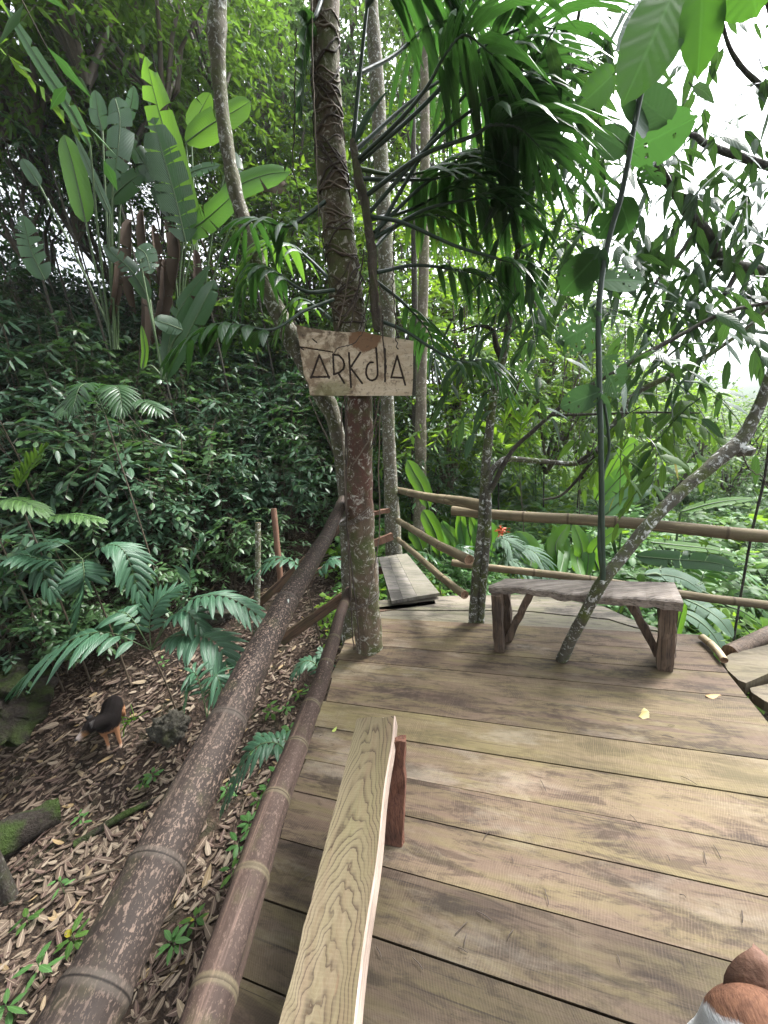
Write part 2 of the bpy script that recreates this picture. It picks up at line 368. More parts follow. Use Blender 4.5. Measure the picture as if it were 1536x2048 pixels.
M['bark_pale'] = bark_mat('bark_pale', (.07, .058, .042), (.18, .15, .115), (.06, .065, .025), (.5, .47, .4), .6, .5, .7)
M['bark_roots'] = bark_mat('bark_rooted', (.03, .024, .02), (.12, .098, .08), (.04, .05, .018), (.3, .28, .24), .3, .6, 1.)
def plain(name, col, var=.5, rough=.6, sc=20., spec=.4, bump=.3):
    g = G(name); nz = g.noise(g.obj(), sc, 4.)
    return g.done(g.bsdf(g.mix(nz, tuple(x * (1 - var) for x in col), tuple(min(1, x * (1 + var)) for x in col)), rough, g.bump(nz, bump, .01), spec))
M['stem_green'] = plain('stem_green', (.05, .085, .03))
M['stem_dark'] = plain('stem_dark', (.022, .04, .026), rough=.4)
M['stem_pale'] = plain('stem_pale', (.16, .20, .11), rough=.5)
M['stem_brown'] = plain('stem_brown', (.06, .045, .03))
M['root'] = plain('aerial_root', (.12, .095, .07), .6, .8, 30.)
M['root_dark'] = plain('aerial_root_dark', (.045, .033, .026), .6, .8, 30.)
M['wire'] = plain('wire', (.11, .10, .095), .4, .45)
M['flower'] = plain('flower_red', (.45, .08, .02), .4, .5)
M['stump'] = plain('cut_pole', (.13, .068, .042), .45, .75, 14.)
M['rock'] = moss_mat('rock', (.045, .042, .034), (.05, .055, .02), .55)
PD = np.array([-.943, .334, 0]); PE = np.array([.334, .943, 0])
def deckmat(name, ca, cb, green, dark, grey=.0, saw=1.):
    g = G(name); o = g.obj(); l = g.xyz(g.attr()); rn = l[2]
    x = g.n('VectorMath', 1, _p=dict(operation='DOT_PRODUCT'), i0=o, i1=tuple(PD)); y = g.n('VectorMath', 1, _p=dict(operation='DOT_PRODUCT'), i0=o, i1=tuple(PE))
    off = g.m_('MULTIPLY', rn, 37.); zz = g.xyz(o)[2]
    v = g.comb(g.m_('ADD', x, off), y, g.m_('ADD', off, zz))
    g1 = g.noise(g.scale(v, (2.4, 34., 12.)), 1., 5., .6, .5); g2 = g.noise(g.scale(v, (1.6, 14., 5.)), 1., 4., .6, .8)
    bl = g.noise(g.scale(v, (2.2, 4.5, 1.)), 1., 5., .62, .5); bl2 = g.noise(g.scale(v, (2.6, 9., 1.)), 1., 7., .72, .35); kn = g.noise(g.scale(v, (5., 26., 1.)), 1., 5., .7, .7)
    fine = g.noise(o, 130., 3., .7)
    tilt = g.m_('MULTIPLY', g.m_('SUBTRACT', rn, .5), 1.1)
    ph = g.m_('ADD', g.m_('ADD', x, g.m_('MULTIPLY', y, tilt)), g.m_('MULTIPLY', g.noise(v, 6., 3.), .05))
    s1 = g.m_('SINE', g.m_('MULTIPLY', ph, 2 * PI / .0085)); s2 = g.m_('SINE', g.m_('MULTIPLY', ph, 2 * PI / .031))
    sw = g.m_('ADD', g.m_('MULTIPLY', s1, .5), g.m_('MULTIPLY', g.m_('SUBTRACT', g.noise(g.scale(v, (110., 5., 5.)), 1., 2.), .5), 1.6))
    col = g.mix(g.ramp(bl, (.32, 0.), (.68, 1.)), ca, cb)
    col = g.mix(g.m_('MULTIPLY', g.ramp(g2, (.42, 0.), (.62, 1.)), .65), col, green)
    col = g.mix(g.m_('MULTIPLY', g.ramp(bl2, (.50, 0.), (.62, 1.)), .8), col, dark)
    col = g.mix(g.m_('MULTIPLY', g.ramp(kn, (.52, 0.), (.60, 1.)), .55), col, tuple(q * .38 for q in ca))
    col = g.mix(g.m_('MULTIPLY', g.ramp(g.m_('FRACT', g.m_('MULTIPLY', rn, 7.3)), (.55, 0.), (.9, .55)), 1.), col, g.mix(g1, green, tuple(q * 1.3 for q in green)))
    col = g.mix(g.m_('MULTIPLY', g.ramp(bl2, (.30, 1.), (.42, 0.)), .45), col, (.20, .165, .118))
    col = g.mix(g.m_('MULTIPLY', g.ramp(g1, (.34, 1.), (.48, 0.)), .26), col, tuple(q * .4 for q in ca))
    ck = g.noise(g.scale(v, (1.1, 120., 30.)), 1., 3., .5, .2)
    col = g.mix(g.m_('MULTIPLY', g.ramp(ck, (.30, 1.), (.345, 0.)), .75), col, dark)
    wp = g.noise(g.scale(v, (1.7, 5., 1.)), 1., 6., .7)
    col = g.mix(g.m_('MULTIPLY', g.ramp(wp, (.55, 0.), (.66, 1.)), .42), col, (.235, .20, .155))
    msk = g.m_('MULTIPLY', g.m_('MULTIPLY', g.ramp(g.noise(v, 3.4, 5., .65), (.36, 0.), (.60, 1.)), g.ramp(g.noise(v, 45., 3.), (.3, .35), (.6, 1.))), .30 * saw)
    col = g.mix(msk, col, g.mix(g.ramp(sw, (0., 0.), (1., 1.)), tuple(q * .5 for q in ca), tuple(min(1, q * 1.55) for q in cb)))
    col = g.mix(g.ramp(fine, (.64, 0.), (.72, .7)), col, dark)
    h = g.m_('ADD', g.m_('MULTIPLY', g1, 1.), g.m_('MULTIPLY', sw, .08 * saw))
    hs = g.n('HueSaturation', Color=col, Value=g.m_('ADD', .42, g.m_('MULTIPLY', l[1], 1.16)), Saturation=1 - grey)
    return g.done(g.bsdf(hs, g.m_('ADD', .6, g.m_('MULTIPLY', bl, .25)), g.bump(h, .45, .006), .16))
M['deck'] = deckmat('deck_boards', (.088, .059, .043), (.150, .109, .077), (.128, .108, .048), (.024, .018, .015))
M['deck_old'] = deckmat('deck_boards_old', (.13, .108, .088), (.21, .175, .135), (.12, .12, .055), (.03, .027, .024), .15, .15)
M['walk'] = deckmat('walkway_boards', (.13, .112, .096), (.22, .19, .165), (.13, .12, .07), (.035, .03, .027), .3, .2)
M['slab'] = deckmat('rough_slab', (.095, .074, .05), (.15, .122, .088), (.115, .096, .048), (.035, .029, .023), .1, .5)
def woodmat(name, ax, ca, cb, dark, st=30., rough=.75, ring=0.):
    """weathered timber, grain along the local axis ax (0,1,2) of object space"""
    g = G(name); o = g.obj(); l = g.xyz(g.attr()); off = g.m_('MULTIPLY', l[2], 11.)
    o2 = g.n('VectorMath', 0, _p=dict(operation='ADD'), i0=o, i1=g.comb(off, off, off))
    s = [st] * 3; s[ax] = 2.; g1 = g.noise(g.scale(o2, tuple(s)), 1., 6., .65, .4); b = g.noise(o2, 6., 4.); s2 = [st * 4] * 3; s2[ax] = 5.
    g3 = g.noise(g.scale(o2, tuple(s2)), 1., 3.)
    col = g.mix(g.ramp(g1, (.3, 0.), (.68, 1.)), ca, cb); col = g.mix(g.m_('MULTIPLY', g.ramp(b, (.45, 0.), (.7, 1.)), .75), col, dark)
    col = g.mix(g.m_('MULTIPLY', g.ramp(g3, (.35, 1.), (.5, 0.)), .6), col, tuple(q * .3 for q in ca))
    return g.done(g.bsdf(col, rough, g.bump(g.m_('ADD', g1, g.m_('MULTIPLY', g3, .5)), .8, .008), .3))
M['bench'] = woodmat('bench_wood', 0, (.10, .08, .068), (.28, .24, .205), (.06, .046, .04), 26.)
M['bench_leg'] = woodmat('bench_leg_wood', 2, (.05, .034, .025), (.15, .105, .073), (.03, .022, .018), 40.)
M['brace'] = woodmat('brace_wood', 2, (.04, .026, .02), (.15, .09, .055), (.05, .05, .02), 30.)
M['redwood'] = woodmat('red_leg_wood', 2, (.075, .03, .02), (.16, .07, .043), (.035, .02, .014), 40.)
def freshplank():
    g = G('fresh_plank'); o = g.obj(); q = g.xyz(o)
    w0 = g.noise(g.scale(o, (5., 2.2, 5.)), 1., 3., .55, .9); w1 = g.noise(g.scale(o, (26., 3., 10.)), 1., 4., .6, .4)
    x2 = g.m_('MULTIPLY', q[0], q[0])
    par = g.m_('ADD', g.m_('MULTIPLY', x2, 75.), g.m_('ADD', g.m_('MULTIPLY', q[1], 1.7), g.m_('MULTIPLY', w0, 1.0)))
    fr = g.m_('FRACT', g.m_('ADD', g.m_('MULTIPLY', par, 10.), g.m_('MULTIPLY', w1, .9)))
    fine = g.m_('FRACT', g.m_('MULTIPLY', par, 34.))
    saw = g.m_('SINE', g.m_('MULTIPLY', g.m_('ADD', q[1], g.m_('MULTIPLY', w0, .02)), 2 * PI / .008))
    col = g.mix(g.ramp(w0, (.3, 0.), (.7, 1.)), (.115, .091, .058), (.108, .094, .050))
    col = g.mix(g.ramp(w1, (.45, 0.), (.7, .55)), col, (.105, .07, .046))
    lm = g.ramp(g.noise(g.scale(o, (22., 7., 9.)), 1., 4., .6), (.34, .3), (.52, 1.))
    col = g.mix(g.m_('MULTIPLY', g.ramp(fr, (.0, 1.), (.16, .5), (.42, 0.), (.93, .0), (1., .5)), lm), col, (.03, .019, .012))
    col = g.mix(g.m_('MULTIPLY', g.ramp(fine, (0., 1.), (.3, 0.)), .35), col, (.09, .06, .03))
    sp = g.noise(g.scale(o, (16., 5., 16.)), 1., 2.)
    col = g.mix(g.ramp(sp, (.70, 0.), (.75, .8)), col, (.12, .06, .035))
    col = g.mix(g.m_('MULTIPLY', g.ramp(saw, (0., 0.), (1., 1.)), .05), col, (.3, .25, .16))
    h = g.m_('ADD', fr, g.m_('MULTIPLY', w1, .6))
    return g.done(g.bsdf(col, .62, g.bump(h, .4, .004), .2))
M['fresh'] = freshplank()
M['fresh_edge'] = woodmat('fresh_plank_edge', 1, (.27, .2, .16), (.36, .29, .24), (.2, .15, .12), 60., .7)
def bamboo(name, ca, cb, spk, amt, node, moss=.2, hi=None):
    g = G(name); o = g.obj(); l = g.xyz(g.attr()); q = g.xyz(o)
    a = g.noise(g.scale(o, (22., 22., 2.)), 1., 5., .6); b = g.noise(g.scale(o, (5., 5., 2.2)), 1., 4.)
    sp = g.noise(g.scale(o, (150., 150., 84.)), 1., 4., .65); sp2 = g.noise(g.scale(o, (260., 260., 150.)), 1., 2.)
    col = g.mix(g.ramp(a, (.3, 0.), (.7, 1.)), ca, cb)
    col = g.mix(g.m_('MULTIPLY', g.ramp(b, (.4, 0.), (.65, 1.)), .6), col, tuple(x * .55 for x in ca))
    clump = g.ramp(b, (.32, .25), (.62, 1.))
    spm = g.m_('MULTIPLY', g.m_('MAXIMUM', g.ramp(sp, (.62 - amt * .1, 0.), (.66 - amt * .1, 1.)), g.ramp(sp2, (.62 - amt * .06, 0.), (.66 - amt * .06, .8))), clump)
    col = g.mix(g.m_('MULTIPLY', spm, min(1, amt * 1.1)), col, spk)
    pat = g.noise(g.scale(o, (9., 9., 5.)), 1., 3., .6, .5)
    col = g.mix(g.ramp(pat, (.70, 0.), (.72, .8)), col, hi or (.5, .52, .48))
    mm = g.noise(o, 11., 4.)
    col = g.mix(g.m_('MULTIPLY', g.ramp(mm, (.56, 0.), (.68, 1.)), moss), col, (.08, .085, .03))
    fl = g.noise(g.scale(o, (30., 30., 1.2)), 1., 5., .7, .4)
    col = g.mix(g.m_('MULTIPLY', g.ramp(fl, (.58, 0.), (.68, 1.)), .6), col, tuple(x * 2.6 for x in cb))
    col = g.mix(g.m_('MULTIPLY', g.ramp(fl, (.34, 1.), (.40, 0.)), .6), col, tuple(x * .35 for x in ca))
    col = g.mix(g.m_('MULTIPLY', g.ramp(l[2], (.25, 0.), (.6, 1.)), .55), col, node)
    col = g.mix(g.ramp(l[2], (.86, 0.), (.97, .85)), col, tuple(x * .3 for x in ca))
    return g.done(g.bsdf(col, .72, g.bump(g.m_('ADD', a, g.m_('MULTIPLY', sp, .7)), .35, .004), .14))
M['bam_dark'] = bamboo('bamboo_dark', (.013, .010, .009), (.036, .027, .022), (.26, .185, .145), .50, (.055, .046, .038), .15, (.3, .32, .29))
M['bam_mid'] = bamboo('bamboo_purple', (.024, .016, .013), (.062, .042, .034), (.22, .155, .12), .36, (.10, .085, .052), .15, (.3, .32, .29))
M['bam_tan'] = bamboo('bamboo_tan', (.11, .087, .055), (.185, .15, .095), (.07, .048, .03), .4, (.045, .03, .02), .5, (.24, .2, .14))
M['bam_pale'] = bamboo('bamboo_pale', (.28, .22, .14), (.38, .31, .21), (.2, .14, .09), .3, (.3, .22, .12), .1)
M['bam_end'] = woodmat('bamboo_cut_end', 2, (.17, .10, .06), (.3, .2, .125), (.13, .07, .04), 30.)
def signmat():
    g = G('sign_wood'); o = g.obj(); q = g.xyz(o)
    a = g.noise(g.scale(o, (4., 9., 30.)), 1., 6., .65, .6); b = g.noise(o, 11., 6., .7, .5); c = g.noise(o, 38., 5., .75)
    col = g.mix(g.ramp(a, (.3, 0.), (.7, 1.)), (.44, .345, .235), (.60, .51, .385))
    lf = g.m_('ADD', g.m_('MULTIPLY', q[0], -1.6), g.m_('MULTIPLY', g.m_('SUBTRACT', b, .5), 4.2))
    col = g.mix(g.ramp(lf, (.05, 0.), (.5, .85)), col, g.mix(c, (.08, .062, .05), (.34, .235, .14)))
    tp = g.m_('ADD', g.m_('MULTIPLY', g.m_('SUBTRACT', q[2], .10), 6.), g.m_('MULTIPLY', g.m_('SUBTRACT', b, .5), 3.5))
    col = g.mix(g.ramp(tp, (.45, 0.), (1., .8)), col, (.13, .095, .06))
    dx = g.m_('DIVIDE', g.m_('SUBTRACT', q[0], .07), .11); dz = g.m_('DIVIDE', g.m_('SUBTRACT', q[2], .145), .085)
    rr = g.m_('ADD', g.m_('ADD', g.m_('MULTIPLY', dx, dx), g.m_('MULTIPLY', dz, dz)), g.m_('MULTIPLY', g.m_('SUBTRACT', b, .5), 2.2))
    col = g.mix(g.ramp(rr, (.55, .9), (.8, 0.)), col, g.mix(c, (.12, .058, .026), (.20, .10, .045)))
    gx = g.m_('DIVIDE', g.m_('SUBTRACT', q[0], -.16), .13); gz = g.m_('DIVIDE', g.m_('SUBTRACT', q[2], -.12), .07)
    gr = g.m_('ADD', g.m_('ADD', g.m_('MULTIPLY', gx, gx), g.m_('MULTIPLY', gz, gz)), g.m_('MULTIPLY', g.m_('SUBTRACT', c, .5), 1.2))
    col = g.mix(g.ramp(gr, (.3, .6), (1., 0.)), col, (.13, .14, .05))
    col = g.mix(g.ramp(c, (.54, 0.), (.68, .8)), col, (.06, .045, .036))
    return g.done(g.bsdf(col, .75, g.bump(g.m_('ADD', a, c), .5, .005), .3))
M['sign'] = signmat()
M['carve'] = plain('carved_groove', (.028, .018, .013), .3, .8, 60.)
M['signedge'] = woodmat('sign_edge', 2, (.10, .07, .05), (.22, .16, .11), (.06, .045, .035), 40.)
# ------------------------------------------------------------------ terrain
def sstep(a, b, x): t = np.clip((x - a) / (b - a), 0, 1); return t * t * (3 - 2 * t)
_hw = R0.uniform(0, 2 * PI, (14, 3)); _hk = R0.normal(0, 1, (14, 2))
def bumps(x, y, k, n=14):
    z = 0
    for i in range(n): z = z + np.sin((_hk[i, 0] * x + _hk[i, 1] * y) * k * (1 + i * .22) + _hw[i, 0]) / (1 + i * .35)
    return z / 3.
def hgt(x, y):
    x = np.asarray(x, float); y = np.asarray(y, float)
    s = -.62 * x + .78 * y - 6.0
    hill = .8 * np.log1p(np.exp(np.clip(s * 2.6, -40, 40))) / 2.6
    hill = np.where(hill > 7, 7 + (hill - 7) * .35, hill)
    left = -1.75 + .22 * np.maximum(0, y - 3.0) * (1 - sstep(6, 9, y)) + .66 * sstep(6, 9, y)
    right = -1.35 - .13 * np.maximum(0, y - 3) - .10 * np.maximum(0, x - 1.)
    far = np.hypot(x, y)
    right = np.maximum(right, -6.) + 1.2 * sstep(30, 90, far)
    w = sstep(-.4, 1.6, x)
    hl = left + hill
    z = hl * (1 - w) + (right + .35 * hill * (1 - sstep(1., 9., x))) * w
    return z + .09 * bumps(x, y, 1.6) + .03 * bumps(y, x, 6.)
def grid_sheet(name, xs, ys, hf, mat):
    X, Y = np.meshgrid(xs, ys); Z_ = hf(X, Y); nx, ny = len(xs), len(ys); mb = MB()
    i = np.arange(ny - 1)[:, None] * nx; j = np.arange(nx - 1)[None]
    f = np.stack([i + j, i + j + 1, i + nx + j + 1, i + nx + j], -1).reshape(-1, 4)
    mb.add(np.stack([X, Y, Z_], -1), f); return mb.build(name, mat)
def spread(lo, a, b, hi, fine, coarse):
    l = lo + (a - lo) * (1 - np.linspace(1, 0, coarse, endpoint=False) ** 2.2) if lo < a else []
    r = b + (hi - b) * np.linspace(0, 1, coarse + 1)[1:] ** 2.2
    return np.concatenate([l, np.arange(a, b, fine), [b], r])
ground = grid_sheet('ground', spread(-400, -9, 8, 400, .09, 40), spread(-60, -3, 11, 900, .09, 40), hgt, M['soil'])
ground['kind'] = 'structure'; ground['label'] = 'dark forest soil on a slope with leaf litter'
def hz(p):
    return np.array([p[0], p[1], float(hgt(p[0], p[1]))])

# ------------------------------------------------------------------ deck
e_of = lambda p: p[:2] @ PE[:2]
g_of = lambda p: p[:2] @ PD[:2]
seams = [e_of(D(900, y)) for y in (1243.5, 1272, 1303, 1340, 1382, 1435.5, 1495, 1573, 1652, 1770, 1925.6)]
while seams[-1] > -1.3: seams.append(seams[-1] - .19)
Lp, Lq = D(452, 2048), D(694, 1290)
def left_g(e):
    k = (e - e_of(Lp)) / (e_of(Lq) - e_of(Lp)); p = Lp + (Lq - Lp) * k; return g_of(p) + .03
RG = g_of(D(1399, 1274))
deck = thing('wooden_deck', 'sawn plank deck with damp brown and greenish boards built around the trees', 'deck')
rd = np.random.default_rng(3)
tones = [.46, .5, .44, .56, .48, .58, .62, .54, .46, .10, -.04, .02] + [.0] * 20  # tone per board; nearest boards darkened to stand in for overhead shade
mb = MB()
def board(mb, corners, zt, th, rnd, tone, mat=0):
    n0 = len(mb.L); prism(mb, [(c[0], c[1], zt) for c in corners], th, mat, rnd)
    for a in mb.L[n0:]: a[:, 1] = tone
def ge(g_, e_): return PD[:2] * g_ + PE[:2] * e_
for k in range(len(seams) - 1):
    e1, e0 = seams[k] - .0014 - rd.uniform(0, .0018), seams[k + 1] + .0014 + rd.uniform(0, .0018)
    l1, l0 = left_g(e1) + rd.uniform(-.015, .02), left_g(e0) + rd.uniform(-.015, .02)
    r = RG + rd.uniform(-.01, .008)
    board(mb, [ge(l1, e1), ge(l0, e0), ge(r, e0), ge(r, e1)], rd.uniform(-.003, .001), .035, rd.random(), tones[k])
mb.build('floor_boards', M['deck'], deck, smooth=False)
mb = MB()
far_edge = [D(*q) for q in ((690, 1206), (757, 1197), (840, 1190), (920, 1187), (1000, 1186), (1060, 1184), (1115, 1191), (1165, 1202), (1205, 1207), (1262, 1233), (1314, 1250))]
eb = seams[0] + .012
midl = [p[:2] * .45 + ge(g_of(p), eb) * .55 for p in far_edge]
midw = [p + PE[:2] * .012 * math.sin(i * 1.9) for i, p in enumerate(midl)]
def strip(mb, A, B, zt, th, rnd, tone):
    n = len(A); v = np.array([[*p[:2], zt] for p in A] + [[*p[:2], zt] for p in B]); b = v - [0, 0, th]
    f = [[i, n + i, n + i + 1, i + 1] for i in range(n - 1)]
    fb = [[2 * n + q for q in x[::-1]] for x in f]
    sd = []
    loop = list(range(n)) + list(range(2 * n - 1, n - 1, -1))
    for i in range(len(loop)):
        a, c = loop[i], loop[(i + 1) % len(loop)]; sd.append([a, c, c + 2 * n, a + 2 * n])
    l = np.zeros((4 * n, 3)); l[:, 1] = tone; l[:, 2] = rnd
    mb.add(np.vstack([v, b]), f + fb + sd, 0, l)
strip(mb, far_edge, [p + PE[:2] * .004 for p in midw], -.02, .04, .31, .62)
strip(mb, [p - PE[:2] * .004 for p in midw], [ge(g_of(p), eb) for p in far_edge], -.026, .04, .77, .42)
mb.build('rear_boards', M['deck_old'], deck, smooth=False)
for off, nm in ((.06, 0), (.75, 1), (1.5, 1)):
    mb = MB(); a, b = Lp + [off, -1.6, -.09], Lq + [off, .3, -.09]
    c = (a + b) / 2; h = (b - a) / 2; sdv = unit(np.cross(h, [0, 0, 1])) * .03
    box(mb, c, [h, sdv, [0, 0, .05]]); mb.build('joist', M['brace'], deck, smooth=False)
for q in ((.1, 2.5), (.1, .4), (1.4, 2.3), (1.2, .3)):
    x = -.42 + q[0]; mb = MB(); z0 = float(hgt(x, q[1])) - .2
    tube(mb, [(x, q[1], z0), (x + .02, q[1], (z0 - .14) / 2), (x, q[1], -.14)], .07, 10, 0, .15, 8); mb.build('support_post', M['bark_dark'], deck)

# walkway ramp behind the deck
wk = thing('walkway', 'weathered grey plank walkway leading off behind the sign tree', 'walkway', tuple(D(800, 1150)))
def wq(px, py, z): p = D(px, py, z); return (p[0], p[1], p[2])
cols = [((716, 1204), (722, 1119)), ((757, 1193), (757, 1114)), ((783, 1202), (757, 1114)), ((807, 1198), (775, 1112)), ((835, 1193), (792, 1109)), ((880, 1186), (814, 1107))]
mb = MB()
for (a, b) in ((0, 1), (2, 3), (3, 4), (4, 5)):
    n1, f1 = cols[a]; n2, f2 = cols[b]
    q = np.array([wq(*n1, .03), wq(*n2, .03), wq(*f2, .05), wq(*f1, .05)])
    c = q.mean(0); q = c + (q - c) * [.985, .995, 1]
    n0 = len(mb.L); prism(mb, q, .03, 0, rd.random())
    for l in mb.L[n0:]: l[:, 1] = .5
mb.build('ramp_boards', M['walk'], wk, smooth=False, loc=D(800, 1150))
for pp in (((700, 1222), (870, 1200)), ((735, 1135), (822, 1122))):
    mb = MB(); a, b = D(*pp[0]), D(*pp[1]); c = (a + b) / 2; c[2] = -.055
    box(mb, c, [(b - a) / 2, np.cross(unit(b - a), [0, 0, 1]) * .04, [0, 0, .035]]); mb.build('ramp_bearer', M['brace'], wk, smooth=False, loc=D(800, 1150))

# ------------------------------------------------------------------ bamboo poles
def along(a, b, py=None, px=None):
    lo, hi = 0., 1.
    ts = np.linspace(0, 1, 400); best = min(ts, key=lambda t: abs((proj(a + (b - a) * t)[1] - py) if py is not None else (proj(a + (b - a) * t)[0] - px)))
    return best
def pole(name, a, b, ra, rb, nodes, mat, label, cat, group=None, endmat=None, hollow=True, sag=.01, seed=0):
    a, b = np.asarray(a, float), np.asarray(b, float); L = np.linalg.norm(b - a); n = int(max(60, L / .006))
    s = np.linspace(0, 1, n); r = ra + (rb - ra) * s; nm = np.zeros(n)
    for t in nodes:
        d = (s - t) * L; w = .011
        r = r * (1 + .055 * np.exp(-(d / w) ** 2) - .03 * np.exp(-((d - .018) / .006) ** 2)); nm = np.maximum(nm, np.exp(-(d / .009) ** 2))
    pts = np.stack([sag * np.sin(s * PI) + .007 * np.sin(s * L * 4.2 + seed) + .002 * np.sin(s * L * 15), .007 * np.cos(s * L * 3.4 + seed), s * L], -1); seg = 20
    mb = MB(); tube(mb, pts, r, seg, 0, .0, 10, caps=False)
    mb.L[-1].reshape(n, seg, 3)[..., 2] = nm[:, None]
    mats = [mat]
    # open cut ends with a recessed disc
    for k, dirn in ((0, 1), (n - 1, -1)):
        an = np.linspace(0, 2 * PI, seg, endpoint=False); cs = np.stack([np.cos(an), np.sin(an), an * 0], -1)
        c0 = pts[k]; V_ = np.vstack([c0 + cs * r[k], c0 + cs * r[k] * .78, c0 + cs * r[k] * .74 + [0, 0, dirn * .02], [c0 + [0, 0, dirn * .02]]])
        f = [[i, (i + 1) % seg, seg + (i + 1) % seg, seg + i] for i in range(seg)] + [[seg + i, seg + (i + 1) % seg, 2 * seg + (i + 1) % seg, 2 * seg + i] for i in range(seg)]
        mb.add(V_, f, 1); mb.add(V_[2 * seg:], [[i, (i + 1) % seg, seg] for i in range(seg)], 1)
    o = mb.build(name, [mat, endmat or M['bam_end']])
    z = Vector(b - a).normalized(); o.rotation_mode = 'QUATERNION'; o.rotation_quaternion = z.to_track_quat('Z', 'Y'); o.location = a
    return tag(o, label, cat, group)
def at_depth(px, py, d): return EYE + ray(px, py) * d
a0, b0 = at_depth(150, 2048, .535), at_depth(688, 1000, 2.72)
a = a0 - (b0 - a0) * .3
pole('bamboo_rail', a, b0, .058, .034, [along(a, b0, py=y) for y in (1980, 1735, 1450, 1207, 1085, 1015)] + [.06], M['bam_dark'],
     'thick dark bamboo handrail with pale speckles beside the left edge of the deck', 'handrail', 'bamboo rails', seed=1)
a1, b1 = at_depth(420, 2048, .68), at_depth(700, 1100, 2.85)
c1 = at_depth(689, 1215, 2.48); b1 = c1 + (c1 - a1) * .16; a = a1 - (c1 - a1) * .3
pole('bamboo_rail', a, b1, .047, .03, [along(a, b1, py=y) for y in (1992, 1765, 1605, 1495, 1412, 1330, 1280, 1212)] + [.08], M['bam_mid'],
     'slimmer purple brown bamboo rail running below the thick speckled handrail', 'handrail', 'bamboo rails', seed=4)
def rail(px0, py0, w0, px1, py1, w1, dia, nodes_px, label, mat='bam_tan', ext=0., seed=0):
    a = at_depth(px0, py0, dia * FPX / w0); b = at_depth(px1, py1, dia * FPX / w1); b = b + (b - a) * ext
    return pole('bamboo_rail', a, b, dia / 2, dia / 2 * .97, [along(a, b, px=x) for x in nodes_px], M[mat], label, 'handrail', 'bamboo rails', seed=seed)
rail(904, 1021, 19, 1536, 1071, 27, .087, (1136, 1229, 1453, 960, 1048), 'straw brown bamboo rail crossing behind the leaning trunk at bench back height', ext=.25, seed=2)
rail(904, 1124, 14, 1536, 1211, 18, .066, (1068, 1466, 960, 1180, 1300), 'straw brown bamboo rail passing low behind the small bench seat', ext=.25, seed=3)
rail(968, 1013, 24, 790, 980, 13, .087, (900, 850, 820), 'top walkway rail of mossy bamboo ending in a cut face at the twin stemmed post', seed=5)
rail(938, 1122, 21, 797, 1042, 12, .072, (885, 850, 822), 'middle walkway rail of bamboo, its cut end just above the low bench', seed=6)
rail(931, 1191, 17, 797, 1079, 10, .058, (890, 850, 820), 'lowest walkway rail of bamboo meeting the deck boards at its cut end', seed=7)
# pale pole lying on the deck edge and round log
e1, e2 = D(1404, 1276, .02), D(1446, 1322, .02)
pole('bamboo_stick', e1, e2, .021, .02, [.3], M['bam_pale'], 'short pale stripped stick lying along the right edge of the deck', 'stick')

# posts and stair boards at the left of the deck
def post(name, q, r, mat, label, cat, group=None, capm=None, hl=0):
    mb = MB(); p = resample(q, 14); tube(mb, p, np.linspace(r[0], r[1], 14), 10, 0, .18, 9, capmat=1)
    return tag(mb.build(name, [mat, capm or M['stump']]), label, cat, group)
pa = P(516, 1045, 4.3); pb = P(511, 1290, 4.0); post('wooden_post', [pb, (pa + pb) / 2 + [.01, 0, 0], pa], (.035, .03), M['bark_lichen'], 'thin mossy pole standing beside the bank left of the handrail', 'post', 'poles beside the stairs')
pa = P(547, 1017, 4.9); pb = P(566, 1210, 4.7); post('wooden_post', [pb, (pa + pb) / 2, pa], (.042, .037), M['stump'], 'reddish peeled pole with a sawn top among the dark shrubs', 'post', 'poles beside the stairs')
def plank3(name, a, b, w, t, mat, label, cat, group=None):
    a, b = np.asarray(a), np.asarray(b); L = np.linalg.norm(b - a); mb = MB(); n = 12
    z = np.linspace(0, L, n); j = np.random.default_rng(int(L * 1000)).normal(0, .004, (n, 4, 2))
    cs = np.array([[-1, -1], [1, -1], [1, 1], [-1, 1]]) * [w / 2, t / 2]
    v = np.concatenate([cs[None] + j, np.repeat(z[:, None, None], 4, 1)], -1)
    f = [[i * 4 + k, i * 4 + (k + 1) % 4, i * 4 + 4 + (k + 1) % 4, i * 4 + 4 + k] for i in range(n - 1) for k in range(4)] + [[3, 2, 1, 0], [(n - 1) * 4 + k for k in range(4)]]
    mb.add(v, f, 0, np.full((n * 4, 3), .4)); o = mb.build(name, mat, smooth=False)
    d = Vector(b - a).normalized(); up = Vector((0, 0, 1)); x = up - d * up.dot(d); x.normalize(); y = d.cross(x)
    mt = Matrix((x, y, d)).transposed().to_4x4(); mt.translation = Vector(a); o.matrix_world = mt
    return tag(o, label, cat, group)
plank3('stair_rail', P(490, 1232, 4.25), P(716, 1022, 4.4), .085, .04, M['brace'], 'upper dark stair board sloping up behind the speckled handrail', 'board', 'stair boards')
plank3('stair_rail', P(560, 1282, 3.9), P(712, 1178, 4.1), .12, .04, M['brace'], 'lower brown stair board under the handrail near the big trunk', 'board', 'stair boards')
plank3('stair_rail', P(700, 1105, 4.3), P(785, 1072, 4.5), .085, .05, M['stump'], 'short reddish board nailed between the sign trunk and the pale trunk', 'board', 'stair boards')
plank3('stair_rail', P(480, 1210, 4.3), P(690, 1120, 4.4), .06, .04, M['brace'], 'thin middle stair board in shade behind the peeled pole', 'board', 'stair boards')
plank3('wood_block', P(735, 1030, 4.5), P(780, 1020, 4.5), .05, .05, M['stump'], 'reddish stub of timber fixed to the pale trunk', 'block')

